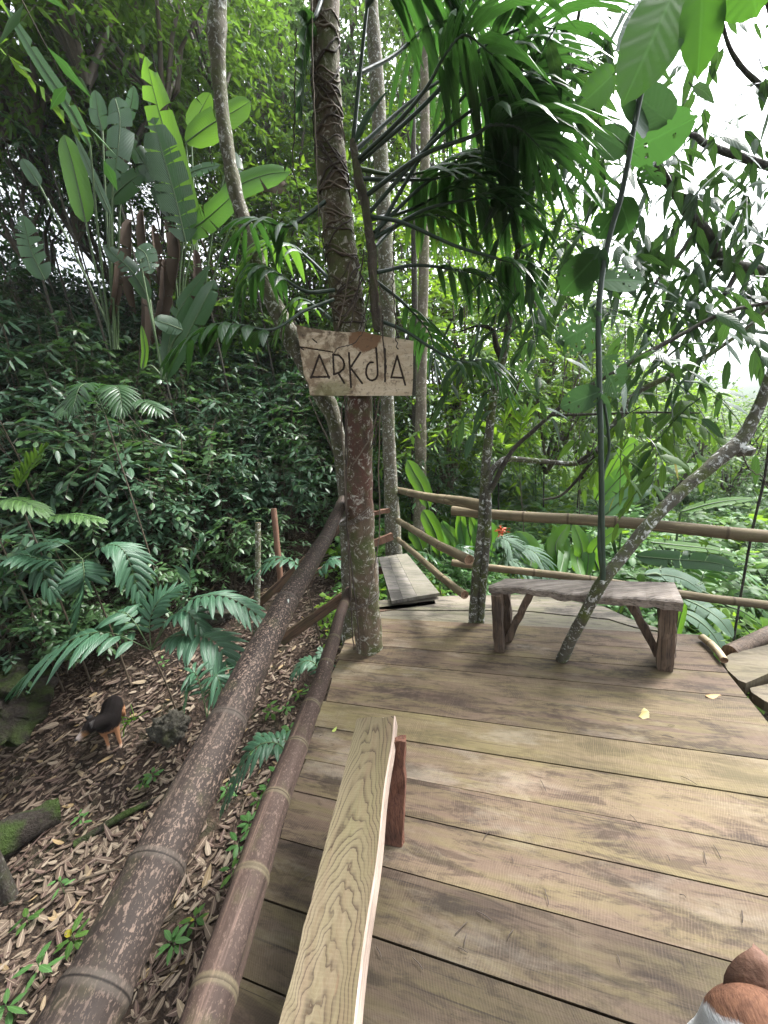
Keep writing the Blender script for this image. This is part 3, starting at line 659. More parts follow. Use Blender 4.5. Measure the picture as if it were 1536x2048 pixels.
# rough slabs and log beyond the right edge of the deck
def slab(px, zt, th, label):
    mb = MB(); q = [D(x, y, zt) for x, y in px]; c = np.mean(q, 0)
    prism(mb, q, th, 0, .5); 
    for l in mb.L: l[:, 1] = .5
    return tag(mb.build('timber_slab', M['slab'], smooth=False), label, 'slab', 'slabs by the deck edge')
slab([(1437, 1322), (1452, 1343), (1470, 1356), (1490, 1362), (1520, 1352), (1600, 1315), (1640, 1265), (1560, 1285), (1500, 1298), (1460, 1306)][::-1] if False else [(1640, 1265), (1560, 1283), (1500, 1298), (1462, 1307), (1443, 1318), (1455, 1340), (1477, 1360), (1492, 1366), (1520, 1354), (1620, 1310)], .0, .07, 'yellowish grey rough slab tucked against the deck edge near the round log end')
slab([(1660, 1330), (1560, 1362), (1500, 1376), (1503, 1384), (1530, 1402), (1575, 1420), (1680, 1400)], -.02, .06, 'darker rough slab lying in front of the yellowish slab at the deck edge')
mb = MB(); pa, pb = D(1460, 1305, -.02), D(1500, 1286, -.02); dd = unit(pb - pa)
tube(mb, [pa, pa + dd * .25, pa + dd * .6], .045, 14, 0, .06, 10, capmat=1); tag(mb.build('cut_log', [M['bench_leg'], M['bam_end']]), 'round log end showing between the deck edge and the slab', 'log')

# ------------------------------------------------------------------ small bench at the back of the deck
fl, fr = D(997, 1303), D(1328, 1340)
def zon(px, py, ref): r = ray(px, py); k = np.hypot(*ref[:2]) / np.hypot(*r[:2]); return 1.6 + r[2] * k
zu = (zon(1327, 1217, fr) + zon(997, 1183, fl)) / 2; zt = zu + .055
bench = thing('bench', 'low weathered grey bench with splayed braces in front of the bamboo rails', 'bench', tuple((fl + fr) / 2))
bl = np.array((fl + fr) / 2)
cor = [D(977, 1171, zt), D(1368, 1205, zt), D(1349, 1165, zt), D(1012, 1157, zt)]
ux = unit(cor[1] - cor[0])
mb = MB(); n = 26; rb = np.random.default_rng(5)
F_ = np.array([cor[0] + (cor[1] - cor[0]) * t for t in np.linspace(0, 1, n)]); B_ = np.array([cor[3] + (cor[2] - cor[3]) * t for t in np.linspace(0, 1, n)])
wv = unit(np.cross([0, 0, 1], ux))
F_ += wv * (rb.normal(0, .006, n) + .012 * np.sin(np.linspace(0, 9, n)))[:, None]; F_[:, 2] += rb.normal(0, .003, n)
rows = [F_ + [0, 0, -.055] + wv * .008 + np.c_[np.zeros((n, 2)), rb.normal(0, .006, n)], F_ + [0, 0, -.008], F_ + wv * .010, (F_ * 2 + B_) / 3 + [0, 0, .002], (F_ + 2 * B_) / 3, B_, B_ + [0, 0, -.055]]
V_ = np.stack(rows, 1); m = len(rows)
f = [[i * m + k, (i + 1) * m + k, (i + 1) * m + (k + 1) % m, i * m + (k + 1) % m] for i in range(n - 1) for k in range(m)]
mb.add(V_ - bl, f, 0); mb.F.append((np.array([[k for k in range(m)]]), 0)); mb.F.append((np.array([[(n - 1) * m + k for k in range(m)][::-1]]), 0))
seat = mb.build('seat', M['bench'], bench, smooth=False)
depth_v = unit(cor[3] - cor[0] + cor[2] - cor[1]); W_ = np.linalg.norm(cor[2] - cor[1])
def rough_leg(name, a, b, w, t, parent, mat, loc, sd=0, wtop=None, wdir=None):
    r_ = np.random.default_rng(sd); n = 9; mb = MB(); a, b = np.asarray(a), np.asarray(b); s = np.linspace(0, 1, n)[:, None, None]
    wx = unit(wdir if wdir is not None else ux); wy = unit(np.cross(b - a, wx))
    cs = np.array([[-1, -1], [0, -1.15], [1, -1], [1.1, 0], [1, 1], [0, 1.1], [-1, 1], [-1.1, 0]])
    ww = w + ((wtop or w) - w) * s
    v = a + (b - a) * s + wx * (cs[None, :, 0:1] * ww / 2) + wy * (cs[None, :, 1:2] * t / 2) + r_.normal(0, .0035, (n, 8, 3))
    f = [[i * 8 + k, i * 8 + (k + 1) % 8, i * 8 + 8 + (k + 1) % 8, i * 8 + 8 + k] for i in range(n - 1) for k in range(8)] + [list(range(8))[::-1], [(n - 1) * 8 + k for k in range(8)]]
    mb.add(v - loc, f[:-2], 0, np.full((n * 8, 3), r_.random())); mb.F.append((np.array(f[-2:]), 0))
    return mb.build(name, mat, parent, smooth=False)
for k, (p, w) in enumerate(((fl, .062), (fr, .075))):
    top = np.array([p[0], p[1], zu])
    for dd_, ww in ((.02, 1.), (W_ * .62, .95)):
        o_ = depth_v * dd_; o_ = o_ - [0, 0, o_[2]]
        rough_leg('leg', p + o_ + [0, 0, .0], top + o_, w * ww, .06, bench, M['bench_leg'], bl, k * 2 + int(dd_ > .1), w * ww * 1.05)
for k, (p0_, p1_) in enumerate((((1012, 1280), (1062, 1188)), ((1310, 1303), (1262, 1212)))):
    ref = fl if k == 0 else fr
    A_ = ref + depth_v * .07; lo = np.array([*(A_ + ux * (.035 if k == 0 else -.035))[:2], .05]); hi = np.array([*(A_ + ux * (.19 if k == 0 else -.20))[:2], zu])
    rough_leg('brace', lo, hi, .045, .04, bench, M['bench_leg'], bl, 9 + k)

# ------------------------------------------------------------------ narrow bench in the foreground
zb = .42; lp = D(784, 1683)
c1_, c2_, c3_, c4_ = D(714, 1441, zb), D(790, 1430, zb), D(710, 2048, zb), D(559.5, 2048, zb)
fb = thing('bench', 'narrow bench of one fresh yellowish plank beside the bamboo rails', 'bench', (lp[0], lp[1], 0)); fbl = np.array([lp[0], lp[1], 0])
dr_ = unit((c1_ + c2_) / 2 - (c3_ + c4_) / 2); org = (c1_ + c2_) / 2
wl = np.linalg.norm(c2_ - c1_)
rightd = unit(np.cross(dr_, [0, 0, 1])); LEN = 1.75; mb = MB(); n = 40; r_ = np.random.default_rng(8)
t = np.linspace(0, 1, n); wid = np.interp(t, [0, 1], [wl, np.linalg.norm(c3_ - c4_) * 1.02]); 
V_ = []
for i in range(n):
    y = -t[i] * LEN; w = wid[i] / 2; cr = .003 * math.sin(i * .7)
    V_.append([[-w + r_.normal(0, .0012), y, -.05], [-w + r_.normal(0, .0012), y, 0], [-w * .3, y, .001], [w * .4, y, .001], [w - .004 + cr, y, 0], [w + cr, y, -.006], [w + .004 + cr, y, -.05]])
V_ = np.array(V_); V_[0, :, 1] += [.0, -.005, .004, .0, .012, .012, .01]; m = 7
f = []; fm = []
for i in range(n - 1):
    for k in range(m):
        f.append([i * m + k, i * m + (k + 1) % m, (i + 1) * m + (k + 1) % m, (i + 1) * m + k]); fm.append(1 if k in (4, 5, 6) else 0)
f = np.array(f); fm = np.array(fm)
mb.add(V_.reshape(-1, 3), f[fm == 0], 0); mb.F.append((f[fm == 1], 1)); mb.F.append((np.array([list(range(m))]), 1)); mb.F.append((np.array([[(n - 1) * m + k for k in range(m)][::-1]]), 1))
pl = mb.build('seat', [M['fresh'], M['fresh_edge']], fb, smooth=False)
pl.matrix_local = Matrix(((rightd[0], dr_[0], 0, org[0] - lp[0]), (rightd[1], dr_[1], 0, org[1] - lp[1]), (0, 0, 1, zb), (0, 0, 0, 1)))
for k, y in enumerate((0., -1.25)):
    base = lp + dr_ * y; base[2] = 0
    tp_ = D(799, 1478, .395) + dr_ * y
    rough_leg('leg', base, tp_, .085, .035, fb, M['redwood'], fbl, 20 + k, .05, wdir=rightd)

# ------------------------------------------------------------------ trunks through the deck
def trunk_px(rows, n, mb, seg, mat=0, rough=.12, freq=5., zlow=None, seed=0., wf=1.):
    """rows of (px, py, Y, width px)"""
    q = []
    for px, py, Y, w in rows:
        p = P(px, py, Y); q.append([*p, w * wf * .5 * dep(p) / FPX])
    q = resample(q, n)
    if zlow is not None:
        a = q[0].copy(); d = q[0][:3] - q[1][:3]; d = d / max(1e-6, abs(d[2])); a[:3] = q[0][:3] + d * (q[0][2] - zlow); a[3] *= 1.12; q = np.vstack([a, q])
    tube(mb, q[:, :3], q[:, 3], seg, mat, rough, freq, seed=seed); return q
YT = float(D(738, 1308)[1]) + .08
sign_tree = thing('tree', 'mossy reddish trunk through the deck carrying the carved sign', 'tree', tuple(P(738, 1300, YT)))
SL = np.array(sign_tree.location)
mb = MB()
main_rows = [(739, 1300, YT, 54), (730, 1200, YT, 56), (724, 1100, YT, 53), (718, 1000, YT, 54), (719, 900, YT, 52), (719, 800, YT, 52), (708, 720, YT, 56), (698, 640, YT, 64), (686, 540, YT, 63), (673, 440, YT, 62), (664, 350, YT, 60), (655, 220, YT, 57), (650, 100, YT, 57), (649, 0, YT, 57), (648, -150, YT, 58), (650, -420, YT, 56)]
mq = trunk_px(main_rows, 120, mb, 28, 0, .10, 7., zlow=float(hgt(-.2, 2.5)) - .2)
mb.build('trunk', M['bark_main'], sign_tree, loc=SL)
def main_at(py):
    k = np.argmin([abs(proj(r[:3])[1] - py) for r in mq]); return mq[k]
topm = mq[-1][:3]

# leaning thin trunk left of it
t2 = thing('tree', 'thin lichen covered trunk leaning in front of the big paddle leaves on the left', 'tree', tuple(P(690, 1010, 2.75)))
mb = MB(); trunk_px([(697, 1250, 2.72, 26), (692, 1050, 2.74, 26), (682, 920, 2.75, 28), (664, 830, 2.75, 34), (620, 740, 2.74, 42), (585, 680, 2.74, 38), (553, 620, 2.74, 34), (527, 560, 2.74, 32), (502, 480, 2.74, 29), (482, 420, 2.74, 28), (464, 350, 2.74, 27), (447, 250, 2.74, 27), (437, 150, 2.74, 28), (434, 70, 2.74, 34), (436, 0, 2.74, 36), (440, -120, 2.7, 32), (450, -420, 2.7, 30)], 90, mb, 16, 0, .2, 9., zlow=-1.9, seed=3.)
mb.build('trunk', M['bark_lichen'], t2, loc=np.array(t2.location))
# pale trunks behind
t3 = thing('tree', 'straight pale lichen trunk just behind the sign at the end of the walkway rails', 'tree', tuple(P(786, 1085, 4.75)))
mb = MB(); trunk_px([(788, 1105, 4.75, 40), (785, 1040, 4.75, 36), (781, 950, 4.75, 32), (777, 860, 4.75, 30), (775, 780, 4.75, 31), (776, 650, 4.75, 36), (772, 520, 4.75, 38), (768, 420, 4.75, 36), (762, 320, 4.75, 35), (756, 200, 4.75, 34), (748, 80, 4.75, 32), (742, -20, 4.75, 31), (735, -300, 4.75, 28)], 70, mb, 16, 0, .1, 5., zlow=-1.6, seed=5., wf=.85)
mb.build('trunk', M['bark_lichen'], t3, loc=np.array(t3.location))
t4 = thing('tree', 'sunlit pale trunk standing further back to the right of the sign', 'tree', tuple(P(840, 1000, 6.6)))
mb = MB(); trunk_px([(838, 1060, 6.6, 28), (841, 950, 6.6, 27), (842, 800, 6.6, 26), (845, 650, 6.6, 25), (848, 520, 6.6, 23), (850, 300, 6.6, 22), (850, 50, 6.6, 22), (850, -200, 6.6, 20)], 50, mb, 14, 0, .12, 4., zlow=-2., seed=7., wf=.85)
mb.build('trunk', M['bark_pale'], t4, loc=np.array(t4.location))
t4b = thing('tree', 'slim dark trunk close beside the sunlit pale trunk', 'tree', tuple(P(822, 1000, 7.2)))
mb = MB(); trunk_px([(828, 1060, 7.2, 14), (830, 900, 7.2, 14), (831, 700, 7.2, 13), (828, 500, 7.2, 12), (826, 200, 7.2, 11)], 40, mb, 10, 0, .12, 4., zlow=-2., seed=8.)
mb.build('trunk', M['bark_dark'], t4b, loc=np.array(t4b.location))

# twin stems at the bamboo corner
YP = float(D(950, 1243)[1]) + .02
tw = thing('tree', 'slender twin stemmed tree used as the corner post of the bamboo rails', 'tree', tuple(D(952, 1243)))
TW = np.array(tw.location); mb = MB()
trunk_px([(947, 1241, YP, 23), (953, 1150, YP, 22), (963, 1060, YP, 21), (970, 950, YP, 20), (977, 880, YP, 20), (986, 800, YP, 19), (997, 745, YP, 19), (1006, 715, YP, 19), (1014, 673, YP - .02, 16), (1022, 610, YP - .03, 15), (1030, 540, YP - .05, 14), (1040, 480, YP - .06, 13), (1068, 370, YP - .08, 11), (1108, 240, YP - .1, 10), (1143, 100, YP - .12, 9), (1163, 0, YP - .15, 8), (1190, -150, YP - .2, 6)], 80, mb, 14, 0, .1, 9., zlow=-1.7, seed=9., wf=.86)
mb.build('trunk', M['bark_lean'], tw, loc=TW)
mb = MB(); trunk_px([(962, 1241, YP - .02, 16), (968, 1160, YP - .04, 15), (975, 1080, YP - .06, 15), (977, 1020, YP - .06, 15), (976, 975, YP - .05, 16), (982, 945, YP - .04, 17), (1000, 925, YP - .02, 16), (1016, 918, YP, 15), (1050, 920, YP + .05, 13), (1100, 924, YP + .1, 12), (1150, 927, YP + .15, 12), (1186, 914, YP + .18, 13), (1206, 885, YP + .2, 14), (1244, 826, YP + .22, 15), (1275, 785, YP + .22, 15), (1330, 757, YP + .2, 13), (1380, 733, YP + .18, 12), (1440, 695, YP + .15, 10), (1500, 650, YP + .1, 9), (1600, 560, YP, 7)], 90, mb, 12, 0, .12, 12., zlow=-1.6, seed=11., wf=.84)
mb.build('stem', M['bark_lean'], tw, loc=TW)
def branch(rows, parent, loc, mat='bark_dark', name='branch', n=30, seg=7, seed=0.):
    mb = MB(); trunk_px(rows, n, mb, seg, 0, .12, 14., seed=seed); return mb.build(name, M[mat], parent, loc=loc)
branch([(980, 985, YP - .1, 10), (1003, 937, YP - .1, 10), (1028, 897, YP - .1, 9), (1066, 862, YP - .1, 9), (1103, 829, YP - .1, 8), (1160, 785, YP - .1, 9), (1230, 742, YP - .1, 10), (1300, 703, YP - .1, 10), (1370, 665, YP - .1, 9), (1450, 625, YP - .1, 8), (1560, 600, YP - .1, 7)], tw, TW, 'bark_dark', n=60)
branch([(1100, 831, YP - .1, 5), (1200, 828, YP - .12, 5), (1300, 825, YP - .14, 4), (1397, 826, YP - .16, 3)], tw, TW)
branch([(1003, 720, YP, 13), (992, 690, YP - .02, 12), (984, 660, YP - .04, 9), (955, 652, YP - .05, 5), (915, 665, YP - .06, 3)], tw, TW)
branch([(1150, 927, YP + .15, 8), (1195, 905, YP + .1, 8), (1130, 985, YP + .2, 5), (1085, 1000, YP + .2, 4)], tw, TW)
# leaning trunk through the deck
YL = float(D(1122, 1322)[1]) + .02
lean = thing('tree', 'lichen patched trunk leaning to the right through the deck in front of the bench', 'tree', tuple(D(1122, 1325)))
LL = np.array(lean.location); mb = MB()
YU = YL - .26
lr = [(1122, 1322, YL, 29), (1142, 1280, YL - .09, 29), (1176, 1215, YL - .2, 30), (1207, 1160, YU, 33), (1245, 1112, YU, 30), (1300, 1046, YU, 31), (1360, 985, YU, 32), (1410, 942, YU, 33), (1450, 908, YU, 36), (1482, 880, YU, 35), (1503, 845, YU, 29), (1525, 795, YU, 26), (1545, 740, YU, 24), (1575, 640, YU, 22), (1600, 500, YU, 20)]
trunk_px(lr, 70, mb, 18, 0, .12, 12., zlow=-1.6, seed=13., wf=.74); mb.build('trunk', M['bark_lean'], lean, loc=LL)
mb = MB(); trunk_px([(1478, 900, YU, 26), (1496, 902, YU - .03, 20), (1508, 905, YU - .05, 17)], 8, mb, 12, 0, .15, 15., seed=2.); mb.build('branch_stub', M['bark_lean'], lean, loc=LL)

# ------------------------------------------------------------------ sign
YS = YT - main_at(715)[3] - .06
def sx(X, Y): p = P(570 + X / 5.486, 630 + Y / 5.486, YS); return np.array([p[0], p[2]])
SCN = sx(780, 560)
top_c = np.array([sx(*q) for q in ((122, 105), (250, 140), (430, 165), (600, 182), (740, 188), (800, 178), (870, 178), (930, 196), (1060, 225), (1200, 250), (1320, 265), (1412, 282))])
bot_c = np.array([sx(*q) for q in ((275, 882), (500, 884), (800, 886), (1100, 884), (1396, 884))])
lft_c = np.array([sx(*q) for q in ((275, 882), (262, 760), (228, 700), (205, 640), (190, 520), (168, 400), (160, 300), (140, 200), (122, 105))])
rgt_c = np.array([sx(*q) for q in ((1396, 884), (1406, 700), (1408, 500), (1410, 380), (1412, 282))])
NX, NZ = 300, 170
def arc(c, n):
    s = np.concatenate([[0], np.cumsum(np.linalg.norm(np.diff(c, axis=0), axis=1))]); t = np.linspace(0, s[-1], n)
    return np.stack([np.interp(t, s, c[:, 0]), np.interp(t, s, c[:, 1])], -1)
T_, B2, L_, R_ = arc(top_c, NX), arc(bot_c, NX), arc(lft_c, NZ), arc(rgt_c, NZ)
a = np.linspace(0, 1, NX)[None, :, None]; b = np.linspace(0, 1, NZ)[:, None, None]
S_ = (1 - b) * B2[None] + b * T_[None] + (1 - a) * L_[:, None] + a * R_[:, None] - ((1 - a) * (1 - b) * B2[0] + a * (1 - b) * B2[-1] + (1 - a) * b * T_[0] + a * b * T_[-1])
strokes = [[(285, 690), (375, 440)], [(375, 440), (482, 690)], [(285, 682), (485, 678)],
           [(525, 430), (535, 650)], [(525, 432), (590, 440), (635, 490), (650, 540), (640, 590), (600, 625), (535, 652)], [(580, 632), (648, 745)],
           [(700, 415), (722, 790)], [(825, 410), (715, 578)], [(715, 575), (845, 748)],
           [(965, 516), (930, 518), (905, 545), (890, 600), (888, 640), (905, 690), (930, 712), (960, 716), (995, 700), (1015, 660), (1016, 600), (1010, 480), (1000, 360)],
           [(1098, 370), (1098, 728)], [(1165, 685), (1232, 445)], [(1232, 445), (1322, 765)], [(1165, 683), (1305, 687)]]
cracks = [[(165, 352), (330, 375), (520, 405)], [(300, 262), (345, 300)], [(160, 350), (205, 385)]]
def dist(S, st):
    dmin = np.full(S.shape[:2], 9.)
    for pl_ in st:
        q = [sx(*z) for z in pl_]
        for u, v in zip(q[:-1], q[1:]):
            d = v - u; tt = np.clip(((S - u) @ d) / (d @ d), 0, 1); dmin = np.minimum(dmin, np.linalg.norm(S - u - tt[..., None] * d, axis=-1))
    return dmin
dl = np.minimum(dist(S_, strokes), dist(S_, cracks) * 1.7)
S3 = np.stack([S_[..., 0], np.full((NZ, NX), YS), S_[..., 1]], -1)
wob = np.array([[mnoise.fractal(Vector((x * 9, z * 22, 3)), 1., 2., 4) for x, z in row] for row in S_[::4, ::4]])
S3[..., 1] += .0035 * np.kron(wob, np.ones((4, 4)))[:NZ, :NX] + .012 * np.sin(S_[..., 0] * 4 + 1)
S3[..., 1] += .0075 * np.clip(1 - (dl / .0075) ** 2, 0, 1)
sgn = thing('sign', 'hand carved wooden name board fixed to the mossy trunk', 'sign', (SCN[0], YS, SCN[1])); sl = np.array(sgn.location)
mb = MB(); i = np.arange(NZ - 1)[:, None] * NX; j = np.arange(NX - 1)[None]
f = np.stack([i + j, i + j + 1, i + NX + j + 1, i + NX + j], -1).reshape(-1, 4)
grv = (dl.ravel()[f].mean(1) < .0054)
mb.add(S3, f[~grv], 0); mb.F.append((f[grv], 1))
loop = np.concatenate([S3[0], S3[1:, -1], S3[-1, -2::-1], S3[-2:0:-1, 0]]); nb = len(loop); bk = loop.copy(); bk[:, 1] = YS + .034
q = [[k, nb + k, nb + (k + 1) % nb, (k + 1) % nb] for k in range(nb)]
mb.add(np.vstack([loop, bk]), q, 2); mb.add(bk, [list(range(nb))[::-1]], 2)
mb.build('board', [M['sign'], M['carve'], M['signedge']], sgn, loc=sl)
# ------------------------------------------------------------------ dogs
def furmat(name, fn):
    g = G(name); o = g.obj(); q = g.xyz(o); nz = g.noise(g.scale(o, (30., 30., 30.)), 1., 4., .7, .5); n2 = g.noise(g.scale(o, (220., 60., 220.)), 1., 2.)
    col = fn(g, q, nz, g.mix)
    col = g.mix(g.m_('MULTIPLY', n2, .25), col, (.04, .025, .018))
    return g.done(g.bsdf(col, .85, g.bump(n2, .5, .004), .08))
def step(g, v, a, b): return g.m_('MULTIPLY', g.m_('SUBTRACT', v, a), 1. / (b - a), clamp=True)
def fur_tan(g, q, nz, mix):
    j = g.m_('MULTIPLY', g.m_('SUBTRACT', nz, .5), .12)
    z = g.m_('ADD', q[2], j); x = g.m_('ADD', q[0], j)
    y_ = g.m_('SUBTRACT', j, q[1])
    col = mix(step(g, z, .35, .315), (.008, .0075, .008), (.36, .18, .095))
    col = mix(step(g, z, .07, .03), col, (.40, .30, .23))
    col = mix(g.m_('MULTIPLY', step(g, y_, .14, .19), step(g, z, .56, .50)), col, (.26, .14, .07))
    return mix(step(g, y_, .215, .26), col, (.32, .27, .25))
def fur_brown(g, q, nz, mix):
    j = g.m_('MULTIPLY', g.m_('SUBTRACT', nz, .5), .05)
    z = g.m_('ADD', q[2], j); x = g.m_('ADD', q[0], j); y = g.m_('ABSOLUTE', q[1])
    col = mix(g.m_('MULTIPLY', step(g, x, .20, .22), step(g, z, ZS - .10, ZS - .08)), (.5, .51, .53), mix(g.ramp(nz, (.4, 0.), (.65, 1.)), (.085, .042, .028), (.16, .08, .05)))
    return mix(step(g, g.m_('ADD', z, g.m_('MULTIPLY', q[1], -1.2)), ZS + .03, ZS + .012), col, (.5, .51, .53))
_hp = at_depth(1506, 2066, .72); ZS = _hp[2] / .95
M['fur_tan'] = furmat('fur_black_tan', fur_tan); M['fur_brown'] = furmat('fur_brown_white', fur_brown)
M['nose'] = plain('nose', (.012, .011, .011), .2, .3); M['eye'] = plain('eye', (.01, .007, .005), .1, .1)
M['ear_brown'] = plain('ear_brown', (.10, .05, .032), .3, .8, 90.); M['ear_black'] = plain('ear_black', (.016, .013, .012), .4, .75, 60.)
def remeshed(mb, name, vox, mat, parent):
    o = mb.build(name, mat)
    r = o.modifiers.new('r', 'REMESH'); r.mode = 'VOXEL'; r.voxel_size = vox
    s = o.modifiers.new('s', 'SMOOTH'); s.iterations = 6; s.factor = .6
    dg = bpy.context.evaluated_depsgraph_get(); me = bpy.data.meshes.new_from_object(o.evaluated_get(dg)); me.name = name
    for p in me.polygons: p.use_smooth = True
    old = o.data; o.modifiers.clear(); o.data = me; bpy.data.meshes.remove(old)
    if not me.materials: me.materials.append(mat)
    # short coat: many fine hairs rooted on the surface
    n = len(me.vertices); co_ = np.empty(n * 3, np.float32); me.vertices.foreach_get('co', co_); co_ = co_.reshape(-1, 3).astype(float)
    nn = np.empty(n * 3, np.float32); me.vertices.foreach_get('normal', nn); nn = nn.reshape(-1, 3).astype(float)
    rr = np.random.default_rng(5); m2 = MB(); q4 = np.array([list(p.vertices) for p in me.polygons if len(p.vertices) == 4]); m2.add(co_, q4)
    if HAIR < .01: m2 = None
    if m2 is None: o.parent = parent; return o
    i = rr.integers(0, n, 26000); back = np.array([-.8, 0, -.45]); d = nn[i] * .05 + back + rr.normal(0, .16, (26000, 3)); d = d - nn[i] * np.minimum(0, np.sum(unit(d) * nn[i], 1) - .12)[:, None]
    leaves(m2, T1, co_[i] + rr.normal(0, .0025, (26000, 3)), d, nn[i] + rr.normal(0, .3, (26000, 3)), rr.uniform(.6, 1.3, 26000) * HAIR, .0013 if HAIR > .01 else .0008, rr.random(26000), 0, 0., .05)
    o3 = m2.build(name, mat, parent); bpy.data.objects.remove(o); return o3
def make_dog(root, head, fur, ear, earpts, fat=1., hair=.013):
    global HAIR; HAIR = hair
    """head: chain of (x,y,z,r) from withers to muzzle tip."""
    mb = MB()
    def ch(rows, n=16, sg=12, sq=1.): q = resample(rows, n); tube(mb, q[:, :3], np.maximum(q[:, 3], .008), sg, 0, squash=sq)
    ch([(-.36, 0, .40, .06), (-.31, 0, .415, .105 * fat), (-.2, 0, .405, .11 * fat), (-.06, 0, .40, .115 * fat), (.08, 0, .395, .128 * fat), (.18, 0, .41, .118 * fat), (.24, 0, .43, .07)], 22, 14)
    ch(head, 22, 14)
    for sg in (-1, 1):
        dx = .03 * sg
        ch([(.16, .06 * sg, .40, .055), (.165 + dx * .3, .082 * sg, .29, .04), (.155 + dx, .08 * sg, .20, .027), (.165 + dx, .08 * sg, .10, .021), (.172 + dx, .08 * sg, .035, .02), (.205 + dx, .08 * sg, .02, .021), (.225 + dx, .08 * sg, .016, .014)], 20, 10)
        ch([(-.27, .05 * sg, .40, .075), (-.245 - dx, .082 * sg, .31, .06), (-.235 - dx, .085 * sg, .24, .042), (-.30 - dx, .082 * sg, .165, .026), (-.315 - dx, .08 * sg, .13, .021), (-.30 - dx, .08 * sg, .05, .019), (-.27 - dx, .08 * sg, .02, .021), (-.25 - dx, .08 * sg, .016, .014)], 22, 10)
    ch([(-.34, 0, .44, .028), (-.39, .01, .42, .022), (-.43, .03, .36, .018), (-.45, .05, .30, .01)], 12, 8)
    body = remeshed(mb, 'body', .0085, fur, root)
    h = np.array(head); tip = h[-1][:3]; ax = unit(h[-1][:3] - h[-3][:3]); sd = unit(np.cross(ax, [0, 0, 1])); up = np.cross(sd, ax)
    def ball(name, c, r, mat, sc=(1, 1, 1)):
        m_ = MB(); th = np.linspace(0, PI, 9); p = np.stack([np.zeros(9), np.zeros(9), np.cos(th)], -1)
        tube(m_, c + p * r * sc[2], np.maximum(np.sin(th), .02) * r, 10, 0, caps=False); m_.build(name, mat, root)
    ball('nose', tip + ax * .012 + up * .012, .017, M['nose'])
    sk = h[-4][:3]
    for sg in (-1, 1):
        ball('eye', sk + ax * .048 + up * .032 + sd * sg * .042, .011, M['eye'])
        m_ = MB(); E_ = np.array(earpts); n = 9
        base = sk - ax * .03 + up * .045 + sd * sg * .045; ex_ = unit(ax * [1, 1, .0]); eu_ = np.array([0, 0, 1.])
        q = resample(np.array(earpts), n); v = []
        for k in range(n):
            c = base + ex_ * q[k, 0] + sd * sg * q[k, 1] + eu_ * q[k, 2]; w = q[k, 3]; th = .006
            v.append([c + ex_ * w, c + ex_ * w * .3 + sd * sg * th * 1.6, c - ex_ * w, c - ex_ * w * .2 - sd * sg * th])
        v = np.array(v); f = [[i * 4 + k, i * 4 + (k + 1) % 4, i * 4 + 4 + (k + 1) % 4, i * 4 + 4 + k] for i in range(n - 1) for k in range(4)] + [[0, 3, 2, 1], [(n - 1) * 4 + k for k in range(4)]]
        m_.add(v.reshape(-1, 3), f); m_.build('ear', ear, root)
    return root
# black and tan dog on the bank
def gp(px, py, z0=-1.7):
    z = z0
    for _ in range(12): p = D(px, py, z); z = z * .4 + float(hgt(p[0], p[1])) * .6
    return D(px, py, z)
ff, hf_ = gp(234, 1502), gp(262, 1482)
hd = unit((ff - hf_) * [1, 1, 0]); hd = unit(np.array([.42, -.9, 0]))
d1 = thing('dog', 'black and tan dog standing on the leaf litter by the mossy bank', 'dog', tuple(ff - hd * .12), rz=math.atan2(hd[1], hd[0]))
d1.location.z = float(hgt(*(ff - hd * .12)[:2])) + .005; d1.scale = (.76,) * 3
make_dog(d1, [(.13, 0, .43, .12), (.20, -.03, .49, .105), (.26, -.08, .53, .092), (.295, -.13, .545, .092), (.325, -.18, .525, .072), (.35, -.24, .49, .046), (.37, -.295, .46, .036)], M['fur_tan'], M['ear_black'],
         [(0, .01, .01, .036), (-.01, .03, .045, .034), (0, .06, .045, .03), (.015, .08, .01, .02), (.02, .085, -.02, .004)], 1.22)
# brown and white dog close to the camera
hp = at_depth(1506, 2066, .72)
rz = math.atan2(.35, -.8); cz, sz = math.cos(rz), math.sin(rz); sk_ = np.array([.385, 0.]) * .95
d2o = thing('dog', 'brown and white dog on the deck boards', 'dog', (hp[0] - cz * sk_[0], hp[1] - sz * sk_[0], 0), rz=rz)
d2o['label'] = 'brown and white dog on the deck boards, its head bent low near the camera'
d2o.scale = (.95,) * 3; zs = hp[2] / .95
make_dog(d2o, [(.13, 0, .42, .10), (.21, 0, zs * .5 + .22, .085), (.30, 0, zs - .03, .072), (.355, 0, zs, .074), (.40, 0, zs - .02, .066), (.435, 0, zs - .075, .044), (.47, 0, zs - .125, .033)], M['fur_brown'], M['ear_brown'],
         [(0, -.01, -.035, .046), (-.006, .008, -.008, .046), (-.014, .024, .016, .037), (-.022, .036, .032, .025), (-.026, .05, .034, .008)], 1., .005)
